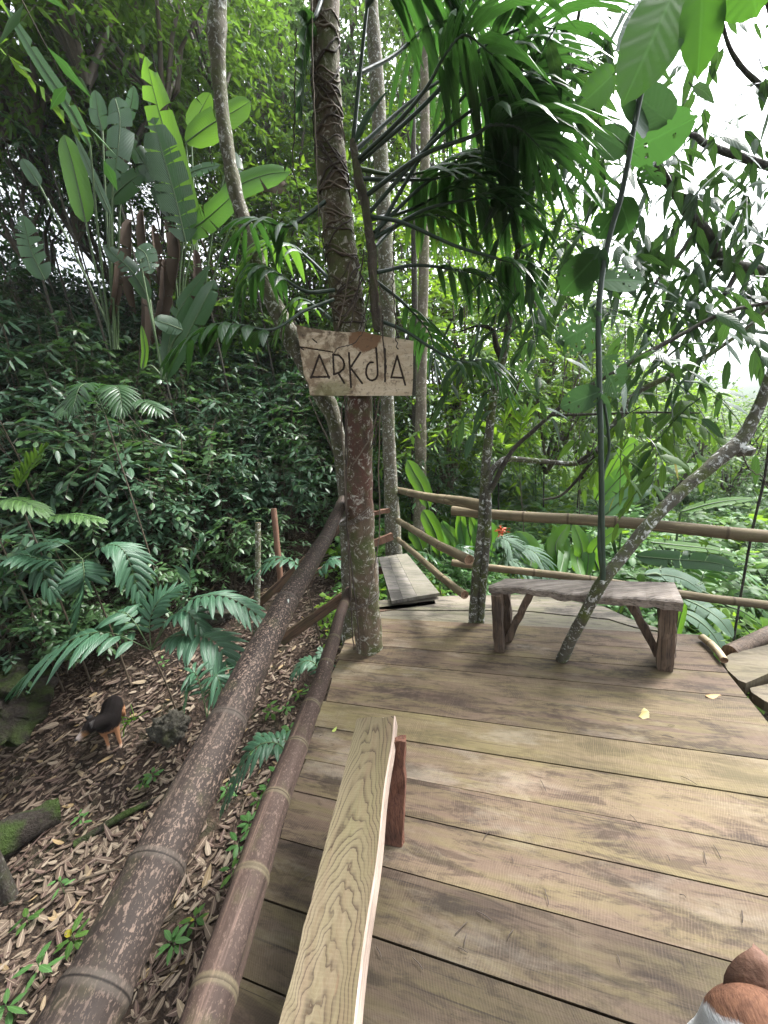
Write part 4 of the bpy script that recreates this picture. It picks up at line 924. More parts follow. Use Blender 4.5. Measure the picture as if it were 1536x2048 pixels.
# ------------------------------------------------------------------ small plant builders
def rg(s): return np.random.default_rng(s)
def randdir(rng, n, zlo=-.2, zhi=1.):
    a = rng.uniform(0, 2 * PI, n); z = rng.uniform(zlo, zhi, n); r = np.sqrt(np.maximum(0, 1 - z * z)); return np.stack([r * np.cos(a), r * np.sin(a), z], -1)
def shrub_mesh(seed, h, r, ntw, nl, ll, lw, mat, T=T2, mat2=None, droop=.45):
    rng = rg(seed); mb = MB()
    ns = 7; base = rng.normal(0, .08, (ns, 3)) * [1, 1, 0]; tip = np.stack([rng.uniform(-r, r, ns) * .7, rng.uniform(-r, r, ns) * .7, rng.uniform(.6, 1, ns) * h], -1)
    s = np.linspace(0, 1, 6)[None, :, None]; pts = base[:, None] * (1 - s) + tip[:, None] * s + rng.normal(0, .03, (ns, 6, 3)) * s
    tubes(mb, pts, np.linspace(.014, .004, 6)[None].repeat(ns, 0), 4, 1)
    k = rng.integers(0, ns, ntw); t = rng.uniform(.25, 1, ntw)
    p = base[k] * (1 - t)[:, None] + tip[k] * t[:, None]; d = randdir(rng, ntw, -.1, .8)
    p = p + d * rng.uniform(0, .35, ntw)[:, None] * r
    sprays(mb, rng, p, d, rng.uniform(.35, .75, ntw) * r, nl, ll, lw, 0, 1, T, droop, twig=.0035)
    nb = 9; b0 = rng.normal(0, .15, (nb, 3)) * [1, 1, 0]; t0 = np.stack([rng.uniform(-r, r, nb), rng.uniform(-r, r, nb), rng.uniform(.5, 1.15, nb) * h], -1); pts = b0[:, None] * (1 - s) + t0[:, None] * s + rng.normal(0, .05, (nb, 6, 3)) * s
    tubes(mb, pts, np.linspace(.008, .003, 6)[None].repeat(nb, 0), 3, 1)
    me = mb; return me
def plant_from(mb, name, mats, label, cat, loc, group=None, rz=0., sc=1.):
    o = mb.build(name, mats); o.location = loc; o.rotation_euler = (0, 0, rz); o.scale = (sc,) * 3
    return tag(o, label, cat, group)
def poisson(rng, n, fx, fy, ok, dmin, tries=6000):
    pts = []
    for _ in range(tries):
        p = np.array([rng.uniform(*fx), rng.uniform(*fy)])
        if not ok(p): continue
        if all(np.hypot(*(p - q)) > dmin for q in pts): pts.append(p)
        if len(pts) >= n: break
    return pts
def S_of(p): return -.62 * p[0] + .78 * p[1] - 6.
def inview(p, z, m=150):
    q = np.array([p[0], p[1], z])
    if dep(q) < .3: return False
    x, y = proj(q); return -m < x < 1536 + m and -m - 200 < y < 2048 + m

# ------------------------------------------------------------------ shrub thicket on the left slope
rng = rg(21)
protos = []
SL_ = 'dark green small leaved shrub in the dense thicket on the left slope'
SG_ = 'shrubs of the left thicket'
for k, (mt, ll) in enumerate((('shrub', .15), ('shrub', .13), ('shrub_b', .14), ('shrub', .20), ('shrub_b', .11))):
    protos.append(plant_from(shrub_mesh(40 + k, 1.5, .8, 110, 9, ll, .058, mt), 'thicket_shrub', [M[mt], M['stem_brown']], SL_, 'shrub', (0, 0, -50), SG_))
used = [False] * 5
pts = poisson(rng, 150, (-12, .6), (3.2, 13), lambda p: .22 < S_of(p) < 7.5 and inview(p, float(hgt(*p)) + .6) and not (p[0] > -1.4 and p[1] < 6.4), .62)
for i, p in enumerate(pts):
    k = int(rng.integers(0, 5)); z = float(hgt(*p)) - .05; s = S_of(p); sc = rng.uniform(.85, 1.2) * (.72 + .4 * min(1.4, s))
    if not used[k]:
        o = protos[k]; o.location = (p[0], p[1], z); o.rotation_euler = (0, 0, rng.uniform(0, 6)); o.scale = (sc,) * 3; used[k] = True
    else: dup(protos[k], (p[0], p[1], z), rng.uniform(0, 6), sc)

# ------------------------------------------------------------------ understorey palms
def palm(label, cpx, Y, fr, mat='palm', stem=True, pairs=13, ll=.34, lw=.055, group='understorey palms', smat='stem_green', seed=0, droop=.5, rad=.006, ground_at=None, name='understorey_palm'):
    c = P(*cpx, Y); rng = rg(seed + 300)
    t = thing(name, label, 'palm', tuple(c), group)
    for k, f in enumerate(fr):
        o = dict(ll=ll, lw=lw, pairs=pairs, Y=None, mat=mat, s0=.22, droop=droop, ang=1.0); o.update(f[1] if len(f) > 1 else {})
        q = np.array([P(x, y, yy) for x, y, yy in f[0]])
        mb = MB(); frond(mb, rng, q, o['s0'], o['pairs'], o['ll'] * 1.2, o['lw'] * 1.5, 0, 1, rad, o['ang'], o['droop'])
        mb.build('frond', [M[o['mat']], M[smat]], t, loc=c)
    if stem:
        b = hz(c + np.array([.05, .05, 0])) - [0, 0, .1]; mb = MB(); tube(mb, resample([b, (b + c) / 2 + [.02, 0, 0], c], 10), np.linspace(.013, .008, 10), 7, 0, .15, 20); mb.build('stem', M['stem_brown'], t, loc=c)
    return t
palm('large glossy understorey palm arching over the dark bank beside the dog', (302, 1300), 3.9, [
    [[(302, 1300, 3.9), (340, 1240, 3.95), (377, 1190, 4.0), (381, 1135, 4.05), (400, 1090, 4.1)], dict(s0=.42, ll=.32, lw=.035, pairs=15, droop=.1, ang=1.25)],
    [[(302, 1300, 3.9), (345, 1225, 3.9), (390, 1196, 3.88), (440, 1190, 3.85), (485, 1208, 3.8), (530, 1240, 3.75)], dict(s0=.36, ll=.26, pairs=12)],
    [[(302, 1300, 3.9), (345, 1272, 3.8), (390, 1270, 3.7), (437, 1291, 3.6), (468, 1372, 3.5)], dict(s0=.2, ll=.32, lw=.065, pairs=13)],
    [[(302, 1300, 3.9), (224, 1266, 3.85), (160, 1272, 3.75), (95, 1310, 3.65), (34, 1370, 3.6)], dict(s0=.12, ll=.40, lw=.075, pairs=12)],
    [[(302, 1300, 3.9), (300, 1240, 4.0), (318, 1200, 4.1), (350, 1178, 4.2)], dict(s0=.2, ll=.36, lw=.05, pairs=12, droop=.25)],
    [[(302, 1300, 3.9), (335, 1240, 3.85), (372, 1222, 3.8), (402, 1258, 3.75)], dict(s0=.35, ll=.24, pairs=9)],
    [[(302, 1300, 3.9), (262, 1235, 4.0), (235, 1225, 4.05), (205, 1250, 4.1)], dict(s0=.25, ll=.26, pairs=10)]], seed=1)
palm('dark palm with one leaf hanging straight down at the foot of the thicket', (165, 1118), 4.35, [
    [[(165, 1118, 4.35), (168, 1150, 4.2), (163, 1190, 4.15), (150, 1255, 4.1)], dict(s0=.08, ll=.27, pairs=15, droop=.1, lw=.05)],
    [[(165, 1118, 4.35), (120, 1085, 4.4), (70, 1095, 4.4), (100, 1178, 4.3)], dict(s0=.3, ll=.28, pairs=13)],
    [[(165, 1118, 4.35), (215, 1090, 4.45), (250, 1105, 4.4), (278, 1185, 4.3)], dict(s0=.25, ll=.28, pairs=13)],
    [[(165, 1118, 4.35), (90, 1120, 4.2), (30, 1110, 4.1), (-30, 1170, 4.0)], dict(s0=.25, ll=.3, pairs=13)]], seed=2)
palm('pair of light green palm leaves catching light at the left of the thicket', (-10, 1060), 4.3, [
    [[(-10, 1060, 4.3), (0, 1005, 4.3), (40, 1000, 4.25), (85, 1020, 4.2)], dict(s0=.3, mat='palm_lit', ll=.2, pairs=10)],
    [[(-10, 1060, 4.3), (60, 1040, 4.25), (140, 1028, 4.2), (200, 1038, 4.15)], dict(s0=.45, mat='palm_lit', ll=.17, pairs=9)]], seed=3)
palm('young palm shoot with one yellow green half open leaf', (32, 985), 4.4, [[[(32, 985, 4.4), (48, 950, 4.4), (86, 898, 4.4)], dict(s0=.15, mat='canopy', ll=.22, lw=.03, pairs=11, ang=.5, droop=.05)]], seed=4)
palm('small palm spray behind the handrail near the stair poles', (610, 1160), 4.0, [
    [[(610, 1160, 4.0), (590, 1124, 4.0), (550, 1117, 3.95), (503, 1150, 3.9)], dict(s0=.15, ll=.2, lw=.045, pairs=9)],
    [[(610, 1160, 4.0), (640, 1140, 4.05), (665, 1118, 4.05), (700, 1140, 4.05)], dict(s0=.3, ll=.2, lw=.045, pairs=9)]], seed=5)
palm('low dark palm leaf drooping under the thick handrail', (580, 1540), 2.35, [
    [[(580, 1540, 2.35), (560, 1490, 2.35), (515, 1492, 2.3), (475, 1545, 2.25), (446, 1610, 2.2)], dict(s0=.15, ll=.16, lw=.03, pairs=14)],
    [[(580, 1540, 2.35), (590, 1500, 2.4), (570, 1480, 2.45), (520, 1470, 2.5)], dict(s0=.15, ll=.14, lw=.028, pairs=12)]], seed=6)
palm('small dark palm between the two bamboo rails near the deck', (640, 1370), 2.75, [
    [[(640, 1370, 2.75), (632, 1330, 2.8), (610, 1322, 2.8), (590, 1345, 2.75)], dict(s0=.2, ll=.12, lw=.024, pairs=10)],
    [[(640, 1370, 2.75), (650, 1325, 2.85), (640, 1300, 2.9)], dict(s0=.2, ll=.1, lw=.022, pairs=9)]], seed=7)
palm('dark fan of fronds low under the thick handrail below the big palm', (415, 1440), 3.1, [
    [[(415, 1440, 3.1), (400, 1370, 3.15), (385, 1345, 3.15), (370, 1400, 3.1)], dict(s0=.25, ll=.2, lw=.03, pairs=11)],
    [[(415, 1440, 3.1), (420, 1380, 3.1), (432, 1350, 3.05), (450, 1400, 3.)], dict(s0=.25, ll=.2, lw=.03, pairs=11)]], seed=8)
rng = rg(77)
for k, (x, y, lab) in enumerate(((210, 830, 'dark palm half hidden in the thicket below the paddle leaves'),)):
    Y = 5.0 if y < 900 else 4.9
    fr = []
    for a in np.linspace(-2.6, -.5, 5) + rng.normal(0, .12, 5):
        R_ = rng.uniform(85, 130); R_ *= .75; fr.append([[(x, y, Y), (x + R_ * .5 * math.cos(a), y + R_ * .75 * math.sin(a), Y - .1), (x + R_ * math.cos(a), y + R_ * .75 * math.sin(a), Y - .3), (x + R_ * 1.3 * math.cos(a), y + R_ * .2 * math.sin(a), Y - .5)], dict(ll=.22, pairs=15, lw=.026, mat='canopy_dark')])
    palm(lab, (x, y), Y, fr, seed=20 + k)

# ------------------------------------------------------------------ large paddle leaved plants (upper left)
def helic(label, c, leaves_, group='paddle leaved plants', seed=0, base=None, stalk='stem_green', name='paddle_plant'):
    rng = rg(seed + 500); cp = P(*c); t = thing(name, label, 'plant', tuple(cp), group)
    for f in leaves_:
        o = dict(mat='banana', tears=4, fold=.2, nrm=(.1, -1, .15), pet=True, curve=.25, droop=0., stalk=stalk); o.update(f[2] if len(f) > 2 else {})
        q = [P(*z) for z in f[0]]; w = f[1] * dep(q[len(q) // 2]) / FPX
        pet = None
        if o['pet']:
            b = cp + rng.normal(0, .03, 3) * [1, 1, 0]; m_ = (b + q[0]) / 2 + np.array([0, 0, .12]); pet = [b, m_, q[0]]
        mb = MB(); paddle(mb, rng, q, w, o['nrm'], 0, 1, o['tears'], o['fold'], .011, pet, o['droop'], o['curve'])
        mb.build('leaf', [M[o['mat']], M[o['stalk']]], t, loc=cp)
    return t
H = 6.6
helic('tallest paddle leaved plant with bright upright and dark torn leaves', (365, 680, H), [
    [[(385, 490, H), (372, 420, H), (340, 300, H - .1), (312, 200, H - .2), (291, 112, H - .3)], 56, dict(mat='banana_lime', tears=3)],
    [[(372, 485, H - .3), (352, 400, H - .3), (326, 310, H - .3), (306, 235, H - .3)], 74, dict(mat='banana_dark', tears=9)],
    [[(345, 440, H - .2), (318, 380, H - .2), (285, 320, H - .2), (256, 272, H - .3)], 36, dict(mat='banana_dark')],
    [[(368, 470, H), (410, 440, H), (450, 405, H - .1), (476, 378, H - .1)], 56, dict(mat='banana', tears=2)],
    [[(330, 400, H + .1), (312, 330, H + .1), (290, 280, H + .1)], 26, dict(mat='banana_lime', tears=5)]], seed=1)
helic('paddle leaved plant whose broad leaves shine behind the lichen trunk', (405, 620, H + .4), [
    [[(372, 285, H + .4), (420, 250, H + .4), (470, 222, H + .4), (500, 203, H + .4)], 66, dict(mat='banana_lime', tears=1)],
    [[(382, 262, H + .6), (398, 228, H + .6), (420, 186, H + .6)], 46, dict(mat='banana_lime', tears=1)],
    [[(440, 400, H + .2), (480, 370, H + .2), (530, 350, H + .2), (580, 343, H + .2)], 52, dict(mat='banana', tears=1)],
    [[(460, 300, H + .5), (470, 345, H + .4), (468, 410, H + .4)], 34, dict(mat='banana_dark')],
    [[(500, 372, H + .4), (540, 365, H + .4), (572, 382, H + .4)], 40, dict(mat='dead', tears=6)],
    [[(372, 350, H + .3), (400, 338, H + .3), (440, 330, H + .3)], 22, dict(mat='banana_pale')]], seed=2)
helic('pale paddle leaved plant with a silvery leaf folded down', (232, 700, H - .2), [
    [[(230, 195, H - .3), (240, 240, H - .4), (236, 300, H - .5), (226, 364, H - .5)], 52, dict(mat='banana_pale', tears=4)],
    [[(205, 262, H - .1), (196, 225, H - .1), (190, 180, H - .1)], 34, dict(mat='banana_pale', tears=2)],
    [[(250, 250, H - .1), (262, 210, H - .1), (268, 172, H - .1)], 24, dict(mat='banana_pale', tears=2)],
    [[(172, 445, H - .4), (160, 390, H - .4), (143, 320, H - .4), (128, 270, H - .4)], 48, dict(mat='banana', tears=0)],
    [[(180, 292, H - .6), (140, 215, H - .7), (80, 125, H - .8), (5, 5, H - .9)], 26, dict(mat='banana_pale', tears=2)],
    [[(222, 430, H - .5), (190, 360, H - .5), (148, 266, H - .5)], 16, dict(mat='banana_pale', tears=0)],
    [[(218, 402, H - .2), (250, 370, H - .2), (292, 340, H - .2)], 40, dict(mat='banana_dark', tears=2)],
    [[(80, 372, H - .3), (62, 345, H - .3), (43, 318, H - .3)], 26, dict(mat='banana_pale', tears=0)]], seed=3)
helic('low paddle leaved plant with torn whitish leaves beneath the tall ones', (330, 760, 5.7), [
    [[(275, 495, 5.7), (292, 510, 5.6), (302, 548, 5.5)], 44, dict(mat='banana_pale', tears=7)],
    [[(365, 660, 5.7), (340, 650, 5.6), (308, 640, 5.5)], 34, dict(mat='banana_pale', tears=3)],
    [[(285, 740, 5.7), (290, 700, 5.7), (283, 650, 5.7)], 14, dict(mat='banana_lime', tears=0)],
    [[(330, 760, 5.7), (400, 620, 5.8), (430, 560, 5.9)], 40, dict(mat='banana_dark', tears=3)],
    [[(330, 760, 5.7), (350, 640, 5.8), (420, 530, 5.9)], 30, dict(mat='banana_dark', tears=3)],
    [[(300, 600, 5.8), (262, 540, 5.8), (205, 490, 5.8)], 34, dict(mat='banana_dark', tears=5)],
    [[(90, 560, 5.8), (62, 500, 5.8), (45, 430, 5.8)], 50, dict(mat='banana_pale', tears=8, pet=False)]], seed=4)
# dead hanging paddle leaves
rng = rg(91)
for k, (x, y, l) in enumerate(((262, 440, 190), (285, 420, 240), (305, 450, 220), (330, 520, 170), (345, 430, 150), (240, 500, 150), (300, 560, 160), (390, 500, 120))):
    Y = H + .1 - .05 * k; mb = MB(); q = [P(x, y, Y), P(x + rng.normal(0, 8), y + l * .5, Y - .1), P(x + rng.normal(0, 14), y + l, Y - .05)]
    paddle(mb, rng, q, rng.uniform(14, 24) * 6.5 / FPX, (.3 + rng.normal(0, .6), -1, .1), 0, 0, 4, 1.6, .008)
    tag(mb.build('dead_leaf', M['dead']), 'brown dead paddle leaf hanging down under the green ones', 'dead leaf', 'dead hanging leaves')

# ------------------------------------------------------------------ climbing plant with giant pinnate leaves on the sign tree
YC = YT - .12
cl_ = thing('climbing_plant', 'giant pinnate leaved climber rooted along the sign tree trunk', 'climber', tuple(P(745, 560, YC))); CL = np.array(cl_.location)
mb = MB(); trunk_px([(757, 662, YC, 20), (748, 590, YC, 18), (744, 510, YC, 19), (737, 456, YC, 18), (729, 400, YC, 17), (717, 355, YC, 17), (707, 293, YC, 15), (704, 280, YC, 12)], 50, mb, 10, 0, .25, 22., seed=4.); mb.build('stem', M['bark_roots'], cl_, loc=CL)
rng = rg(61)
def cfrond(pet, blade_, s0, pairs, ll, lw=.05, mat='climber', rad=.012, droop=.72, ang=1.18, pu=.14, fold=.45, smat='stem_dark'):
    q = np.array([P(*z) for z in pet + blade_]); s0_ = s0
    mb = MB(); frond(mb, rng, q, s0_, max(7, int(pairs * .92)), ll, lw * 1.25, 0, 1, rad, ang, droop, fold, tipl=.55, basel=.8, plane_up=pu)
    mb.build('frond', [M[mat], M[smat]], cl_, loc=CL)
Y0 = YC
cfrond([(713, 329, Y0), (827, 231, Y0 - .05), (941, 117, Y0 - .1)], [(1000, 75, Y0 - .12), (1062, 52, Y0 - .1), (1120, 60, Y0)], .50, 11, .52, .042, rad=.013)
cfrond([(729, 394, Y0), (843, 312, Y0 - .1), (944, 273, Y0 - .15)], [(985, 250, Y0 - .2), (1040, 258, Y0 - .2), (1085, 300, Y0 - .2)], .58, 12, .56, .042, rad=.013)
cfrond([(723, 358, Y0), (800, 360, Y0 + .1), (869, 358, Y0 + .15)], [(925, 345, Y0 + .2), (1000, 352, Y0 + .25)], .38, 11, .42, .04)
cfrond([(720, 338, Y0), (788, 350, Y0 + .1), (853, 343, Y0 + .2)], [(905, 318, Y0 + .3), (965, 318, Y0 + .35)], .45, 10, .36, .038, smat='stem_green')
cfrond([(739, 433, Y0), (807, 446, Y0 - .1), (908, 491, Y0 - .15)], [(993, 517, Y0 - .2), (1030, 530, Y0 - .2), (1056, 575, Y0 - .2)], .62, 9, .26, .034)
cfrond([(755, 545, Y0), (830, 531, Y0 + .1), (911, 540, Y0 + .1)], [(960, 552, Y0 + .1), (1005, 590, Y0 + .1)], .40, 10, .27, .036)
cfrond([(749, 465, Y0), (830, 385, Y0 + .1), (886, 342, Y0 + .2)], [(925, 318, Y0 + .25), (960, 320, Y0 + .3), (985, 370, Y0 + .3)], .50, 10, .34, .038)
cfrond([(757, 640, Y0), (810, 662, Y0 - .1), (870, 700, Y0 - .15)], [(925, 724, Y0 - .2), (975, 722, Y0 - .2), (1012, 775, Y0 - .2)], .56, 8, .22, .034)
cfrond([(650, 403, Y0), (600, 440, Y0 - .05), (575, 452, Y0 - .1)], [(545, 448, Y0 - .1), (508, 440, Y0 - .05), (478, 470, Y0)], .38, 10, .27, .032)
cfrond([(668, 580, Y0), (619, 584, Y0 - .1), (587, 570, Y0 - .1)], [(546, 540, Y0 - .1), (510, 535, Y0 - .1), (480, 580, Y0 - .1)], .48, 9, .24, .034)
cfrond([(667, 599, Y0 - .05), (608, 622, Y0 - .2), (546, 659, Y0 - .3)], [(480, 650, Y0 - .35), (420, 652, Y0 - .4), (350, 700, Y0 - .4)], .46, 9, .22, .048, rad=.01)
cfrond([(706, 286, Y0), (716, 182, Y0), (735, 5, Y0)], [(748, -80, Y0 - .05), (800, -110, Y0 - .1), (870, -70, Y0 - .15)], .60, 10, .58, .05, rad=.013)
cfrond([(655, -40, Y0 + .1), (632, 30, Y0), (614, 50, Y0)], [(606, 100, Y0), (602, 150, Y0), (600, 205, Y0)], .3, 6, .14, .045, droop=.3)
cfrond([(712, 300, Y0), (820, 205, Y0 + .2), (900, 150, Y0 + .3)], [(960, 130, Y0 + .35), (1020, 180, Y0 + .35)], .5, 11, .5, .042)
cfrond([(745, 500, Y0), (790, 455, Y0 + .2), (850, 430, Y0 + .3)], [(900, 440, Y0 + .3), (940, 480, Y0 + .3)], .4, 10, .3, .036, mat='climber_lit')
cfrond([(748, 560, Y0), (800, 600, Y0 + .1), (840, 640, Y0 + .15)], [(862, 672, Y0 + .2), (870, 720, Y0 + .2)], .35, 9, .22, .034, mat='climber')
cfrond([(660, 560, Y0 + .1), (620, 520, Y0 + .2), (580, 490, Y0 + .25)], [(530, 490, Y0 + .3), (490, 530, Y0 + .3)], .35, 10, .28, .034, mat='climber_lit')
cfrond([(715, 320, Y0), (790, 250, Y0 - .2), (850, 180, Y0 - .3)], [(890, 110, Y0 - .35), (930, 70, Y0 - .35), (985, 110, Y0 - .35)], .55, 10, .42, .038)
cfrond([(735, 10, Y0), (790, -60, Y0 - .1), (880, -80, Y0 - .2)], [(940, -70, Y0 - .2), (1010, -20, Y0 - .2)], .3, 11, .55, .045)
cfrond([(664, 640, Y0), (640, 620, Y0 + .15), (610, 600, Y0 + .2)], [(585, 605, Y0 + .2), (560, 650, Y0 + .2)], .3, 8, .2, .034, mat='climber_lit')
cfrond([(745, 480, Y0), (850, 300, Y0 + .1), (930, 190, Y0 + .1)], [(985, 150, Y0 + .05), (1045, 140, Y0 + .05), (1085, 190, Y0 + .05)], .55, 12, .55, .042)
cfrond([(742, 480, Y0), (850, 420, Y0 + .1), (940, 400, Y0 + .1)], [(1000, 400, Y0 + .1), (1050, 440, Y0 + .1)], .45, 11, .4, .038)
cfrond([(735, 430, Y0), (860, 290, Y0 - .1), (960, 210, Y0 - .1)], [(1015, 190, Y0 - .1), (1070, 215, Y0 - .1)], .6, 10, .42, .042)
cfrond([(738, 440, Y0), (820, 420, Y0 + .25), (890, 385, Y0 + .35)], [(950, 375, Y0 + .4), (1010, 400, Y0 + .4)], .4, 11, .45, .042)
cfrond([(716, 150, Y0), (790, 110, Y0 + .2), (850, 60, Y0 + .3)], [(910, 40, Y0 + .35), (980, 60, Y0 + .35)], .35, 11, .5, .045)
mb = MB(); q = [P(711, 284, Y0 - .02), P(726, 250, Y0 - .03), P(745, 218, Y0 - .03), P(782, 174, Y0 - .03)]; qq = resample(q, 12); tube(mb, qq, np.interp(np.linspace(0, 1, 12), [0, .15, .5, 1], [.006, .018, .016, .001]), 7, 0); mb.build('leaf_spear', M['banana_pale'], cl_, loc=CL)
# clasping and hanging roots
for k in range(54):
    py = rng.uniform(15, 655); r = main_at(py); c, R_ = r[:3], r[3] * 1.03; n = 22
    a0_ = rng.uniform(-.4, .6); sw = rng.choice([-1, 1]); th = np.linspace(0, 1, n) * rng.uniform(2.2, 4.2)
    an = -PI / 2 + 1.1 * sw * -1 + sw * th + a0_
    zz = rng.uniform(-.30, .22) * th / 3 + .012 * np.sin(th * rng.uniform(2, 5) + k) + .01 * rng.normal(0, 1, n).cumsum() * .3
    cc = np.array([mq[np.argmin(np.abs(mq[:, 2] - (c[2] + z_)))][:4] for z_ in zz])
    pts = np.stack([cc[:, 0] + cc[:, 3] * 1.06 * np.cos(an), cc[:, 1] + cc[:, 3] * 1.06 * np.sin(an), c[2] + zz], -1)
    mb = MB(); tube(mb, pts, np.linspace(.0055, .003, n) * rng.uniform(.6, 1.2), 5, 0); mb.build('root', M['root_dark' if rng.random() < .55 else 'root'], cl_, loc=CL)
hang = [[(690, 800), (693, 1000), (700, 1180), (708, 1300)], [(693, 790), (683, 830), (690, 960), (697, 1100), (704, 1200)],
        [(690, 790), (694, 900), (690, 1000), (700, 1100), (716, 1250), (720, 1300)],
        [(724, 560), (690, 630), (660, 615), (640, 640)], [(748, 795), (752, 860), (740, 900)], [(760, 795), (742, 870), (705, 930)],[(728, 500), (716, 580), (700, 655)], [(740, 520), (736, 600), (720, 660)], [(702, 520), (688, 600), (676, 655)], [(745, 540), (760, 610), (762, 665)],
        [(760, 830), (757, 950), (760, 1040), (755, 1100), (740, 1180), (728, 1260)], [(640, 500), (632, 300), (626, 150), (624, 0)],
        [(738, 630), (726, 662), (716, 678), (706, 688), (690, 692), (676, 696), (668, 706), (665, 722)], [(765, 630), (766, 675), (771, 720), (772, 745)], [(752, 560), (790, 630), (812, 668)]]
for h_ in hang:
    Yf = YS - .035; q = np.array([P(x, y, Yf + (0 if 640 < y < 800 else .02) + (.0 if y < 800 else .03)) for x, y in h_]); q = resample(q, 30); q += rng.normal(0, .0015, q.shape)
    mb = MB(); tube(mb, q, rng.uniform(.0025, .0045), 5, 0); mb.build('root', M['root' if rng.random() < .6 else 'root_dark'], cl_, loc=CL)
# tie wires
for k, (py, lab, w) in enumerate(((1035, 'thin wire tying the thick handrail to the trunk', 4), (1195, 'thin wire tying the lower rail to the trunk', 3))):
    mb = MB(); r = main_at(py)
    for j in range(w):
        an = np.linspace(0, 2 * PI, 40); R_ = r[3] * 1.08; ex = np.where(np.cos(an) < -.3, .05, 0.)
        pts = np.stack([r[0] + (R_ + ex) * np.cos(an), r[1] + (R_ + ex * .4) * np.sin(an), r[2] + .012 * j + (.025 + .01 * j) * np.cos(an)], -1); tube(mb, pts, .0016, 4, 0, caps=False)
    tag(mb.build('tie_wire', M['wire']), lab, 'wire')
# ------------------------------------------------------------------ forest trees and canopy
def crown_mesh(seed, r, ntw, nl, ll, lw, mat, T=T1, droop=.35, h=None, hollow=.25, flat=1., br=9):
    rng = rg(seed); mb = MB(); h = h or r
    # limbs
    d = randdir(rng, br, .0, .9); s = np.linspace(0, 1, 6)[None, :, None]; tip = d * [r, r, h] * .8
    pts = np.array([0, 0, -h * .9]) * (1 - s) + tip[:, None] * s + rng.normal(0, .05 * r, (br, 6, 3)) * np.sin(s * PI)
    tubes(mb, pts, np.linspace(.03, .008, 6)[None].repeat(br, 0) * r, 5, 1)
    # clumps of twigs round the limb ends
    nc = max(6, ntw // 9); cc = randdir(rng, nc, -.75, 1.) * (rng.uniform(hollow, 1., nc) ** .5)[:, None] * [r, r, h]
    k = rng.integers(0, nc, ntw); p = cc[k] + rng.normal(0, .17 * r, (ntw, 3)); dd = unit(unit(p / [r, r, h]) * .7 + randdir(rng, ntw, -.5, .7))
    sprays(mb, rng, p, dd, rng.uniform(.25, .45, ntw) * min(r, 1.6), nl, ll, lw, 0, 1, T, droop, twig=.004, jit=.4)
    return mb
def tree(name, label, group, crown, mats, loc, H, r0=.07, bark='bark_pale', lean=(0, 0), sc=1., rz=0.):
    t = thing(name, label, 'tree', loc, group); mb = MB(); q = resample([[0, 0, -.3], [lean[0] * .3, lean[1] * .3, H * .5], [lean[0], lean[1], H]], 16)
    tube(mb, q, np.linspace(r0, r0 * .5, 16), 8, 0, .15, 4., seed=H); mb.build('trunk', M[bark], t)
    c = bpy.data.objects.new('crown', crown); COL.objects.link(c); c.parent = t; c.location = (lean[0], lean[1], H + .55 * sc); c.rotation_euler = (0, 0, rz); c.scale = (sc,) * 3
    return t
CR = {}
def crown_data(key, mb, mats):
    o = mb.build('crown', mats); CR[key] = o.data; bpy.data.objects.remove(o)
B_ = M['stem_brown']
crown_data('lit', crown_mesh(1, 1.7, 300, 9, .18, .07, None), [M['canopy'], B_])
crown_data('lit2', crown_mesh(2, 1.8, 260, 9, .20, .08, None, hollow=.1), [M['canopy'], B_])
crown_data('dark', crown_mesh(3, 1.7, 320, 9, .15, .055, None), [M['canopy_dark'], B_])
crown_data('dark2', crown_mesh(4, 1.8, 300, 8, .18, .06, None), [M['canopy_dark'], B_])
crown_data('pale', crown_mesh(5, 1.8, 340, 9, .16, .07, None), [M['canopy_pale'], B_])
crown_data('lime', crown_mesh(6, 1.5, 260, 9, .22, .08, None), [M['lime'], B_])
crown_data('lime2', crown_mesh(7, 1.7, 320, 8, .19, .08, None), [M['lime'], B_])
# trees on the slope behind the thicket
rng = rg(5)
LAB = {'lit': 'mid green broad crowned forest tree on the upper slope', 'lit2': 'mid green broad crowned forest tree on the upper slope', 'dark': 'dark leaved forest tree shading the slope', 'dark2': 'dark leaved forest tree shading the slope',
       'pale': 'pale grey green tree in the hazy gap behind the sign', 'lime': 'bright yellow green young tree behind the bamboo rails', 'lime2': 'bright yellow green young tree behind the bamboo rails'}
GRP = {'lit': 'mid green slope trees', 'lit2': 'mid green slope trees', 'dark': 'dark slope trees', 'dark2': 'dark slope trees', 'pale': 'pale trees in the gap', 'lime': 'yellow green young trees', 'lime2': 'yellow green young trees'}
def put(px, py, Y, key, sc, bark='bark_dark', r0=.026):
    """tree whose crown centre is seen at px,py at distance Y, standing on the ground below it"""
    c = P(px, py, Y); b = hz(c); H = c[2] - b[2] - .55 * sc
    if H < .25: H = .25
    return tree('forest_tree', LAB[key], GRP[key], CR[key], None, tuple(b), H, r0, bark, (rng.normal(0, .15), rng.normal(0, .15)), sc, rng.uniform(0, 6))
# upper left canopy
for a in ((40, 40, 8.2, 'lit', 1.1), (170, 70, 8.6, 'lit2', 1.1), (300, 20, 8.4, 'lit', 1.), (240, 170, 9.6, 'lit2', .9), (20, 200, 9.2, 'dark', 1.), (-60, 280, 9., 'dark2', 1.1), (120, -120, 7.6, 'lit2', 1.1), (330, -140, 10., 'lit', 1.3), (-80, 20, 8., 'dark', 1.1), (130, 200, 10., 'lit', 1.), (370, 150, 11., 'lit2', .9), (420, 40, 9.5, 'lit', .9),
          (60, 380, 9.5, 'dark', 1.1), (200, 400, 10.5, 'dark2', 1.2), (330, 420, 10.5, 'dark', 1.2), (430, 520, 10.5, 'lit', 1.1), (110, 300, 9.4, 'dark2', 1.), (560, 720, 10.5, 'lit', 1.1)): put(*a)
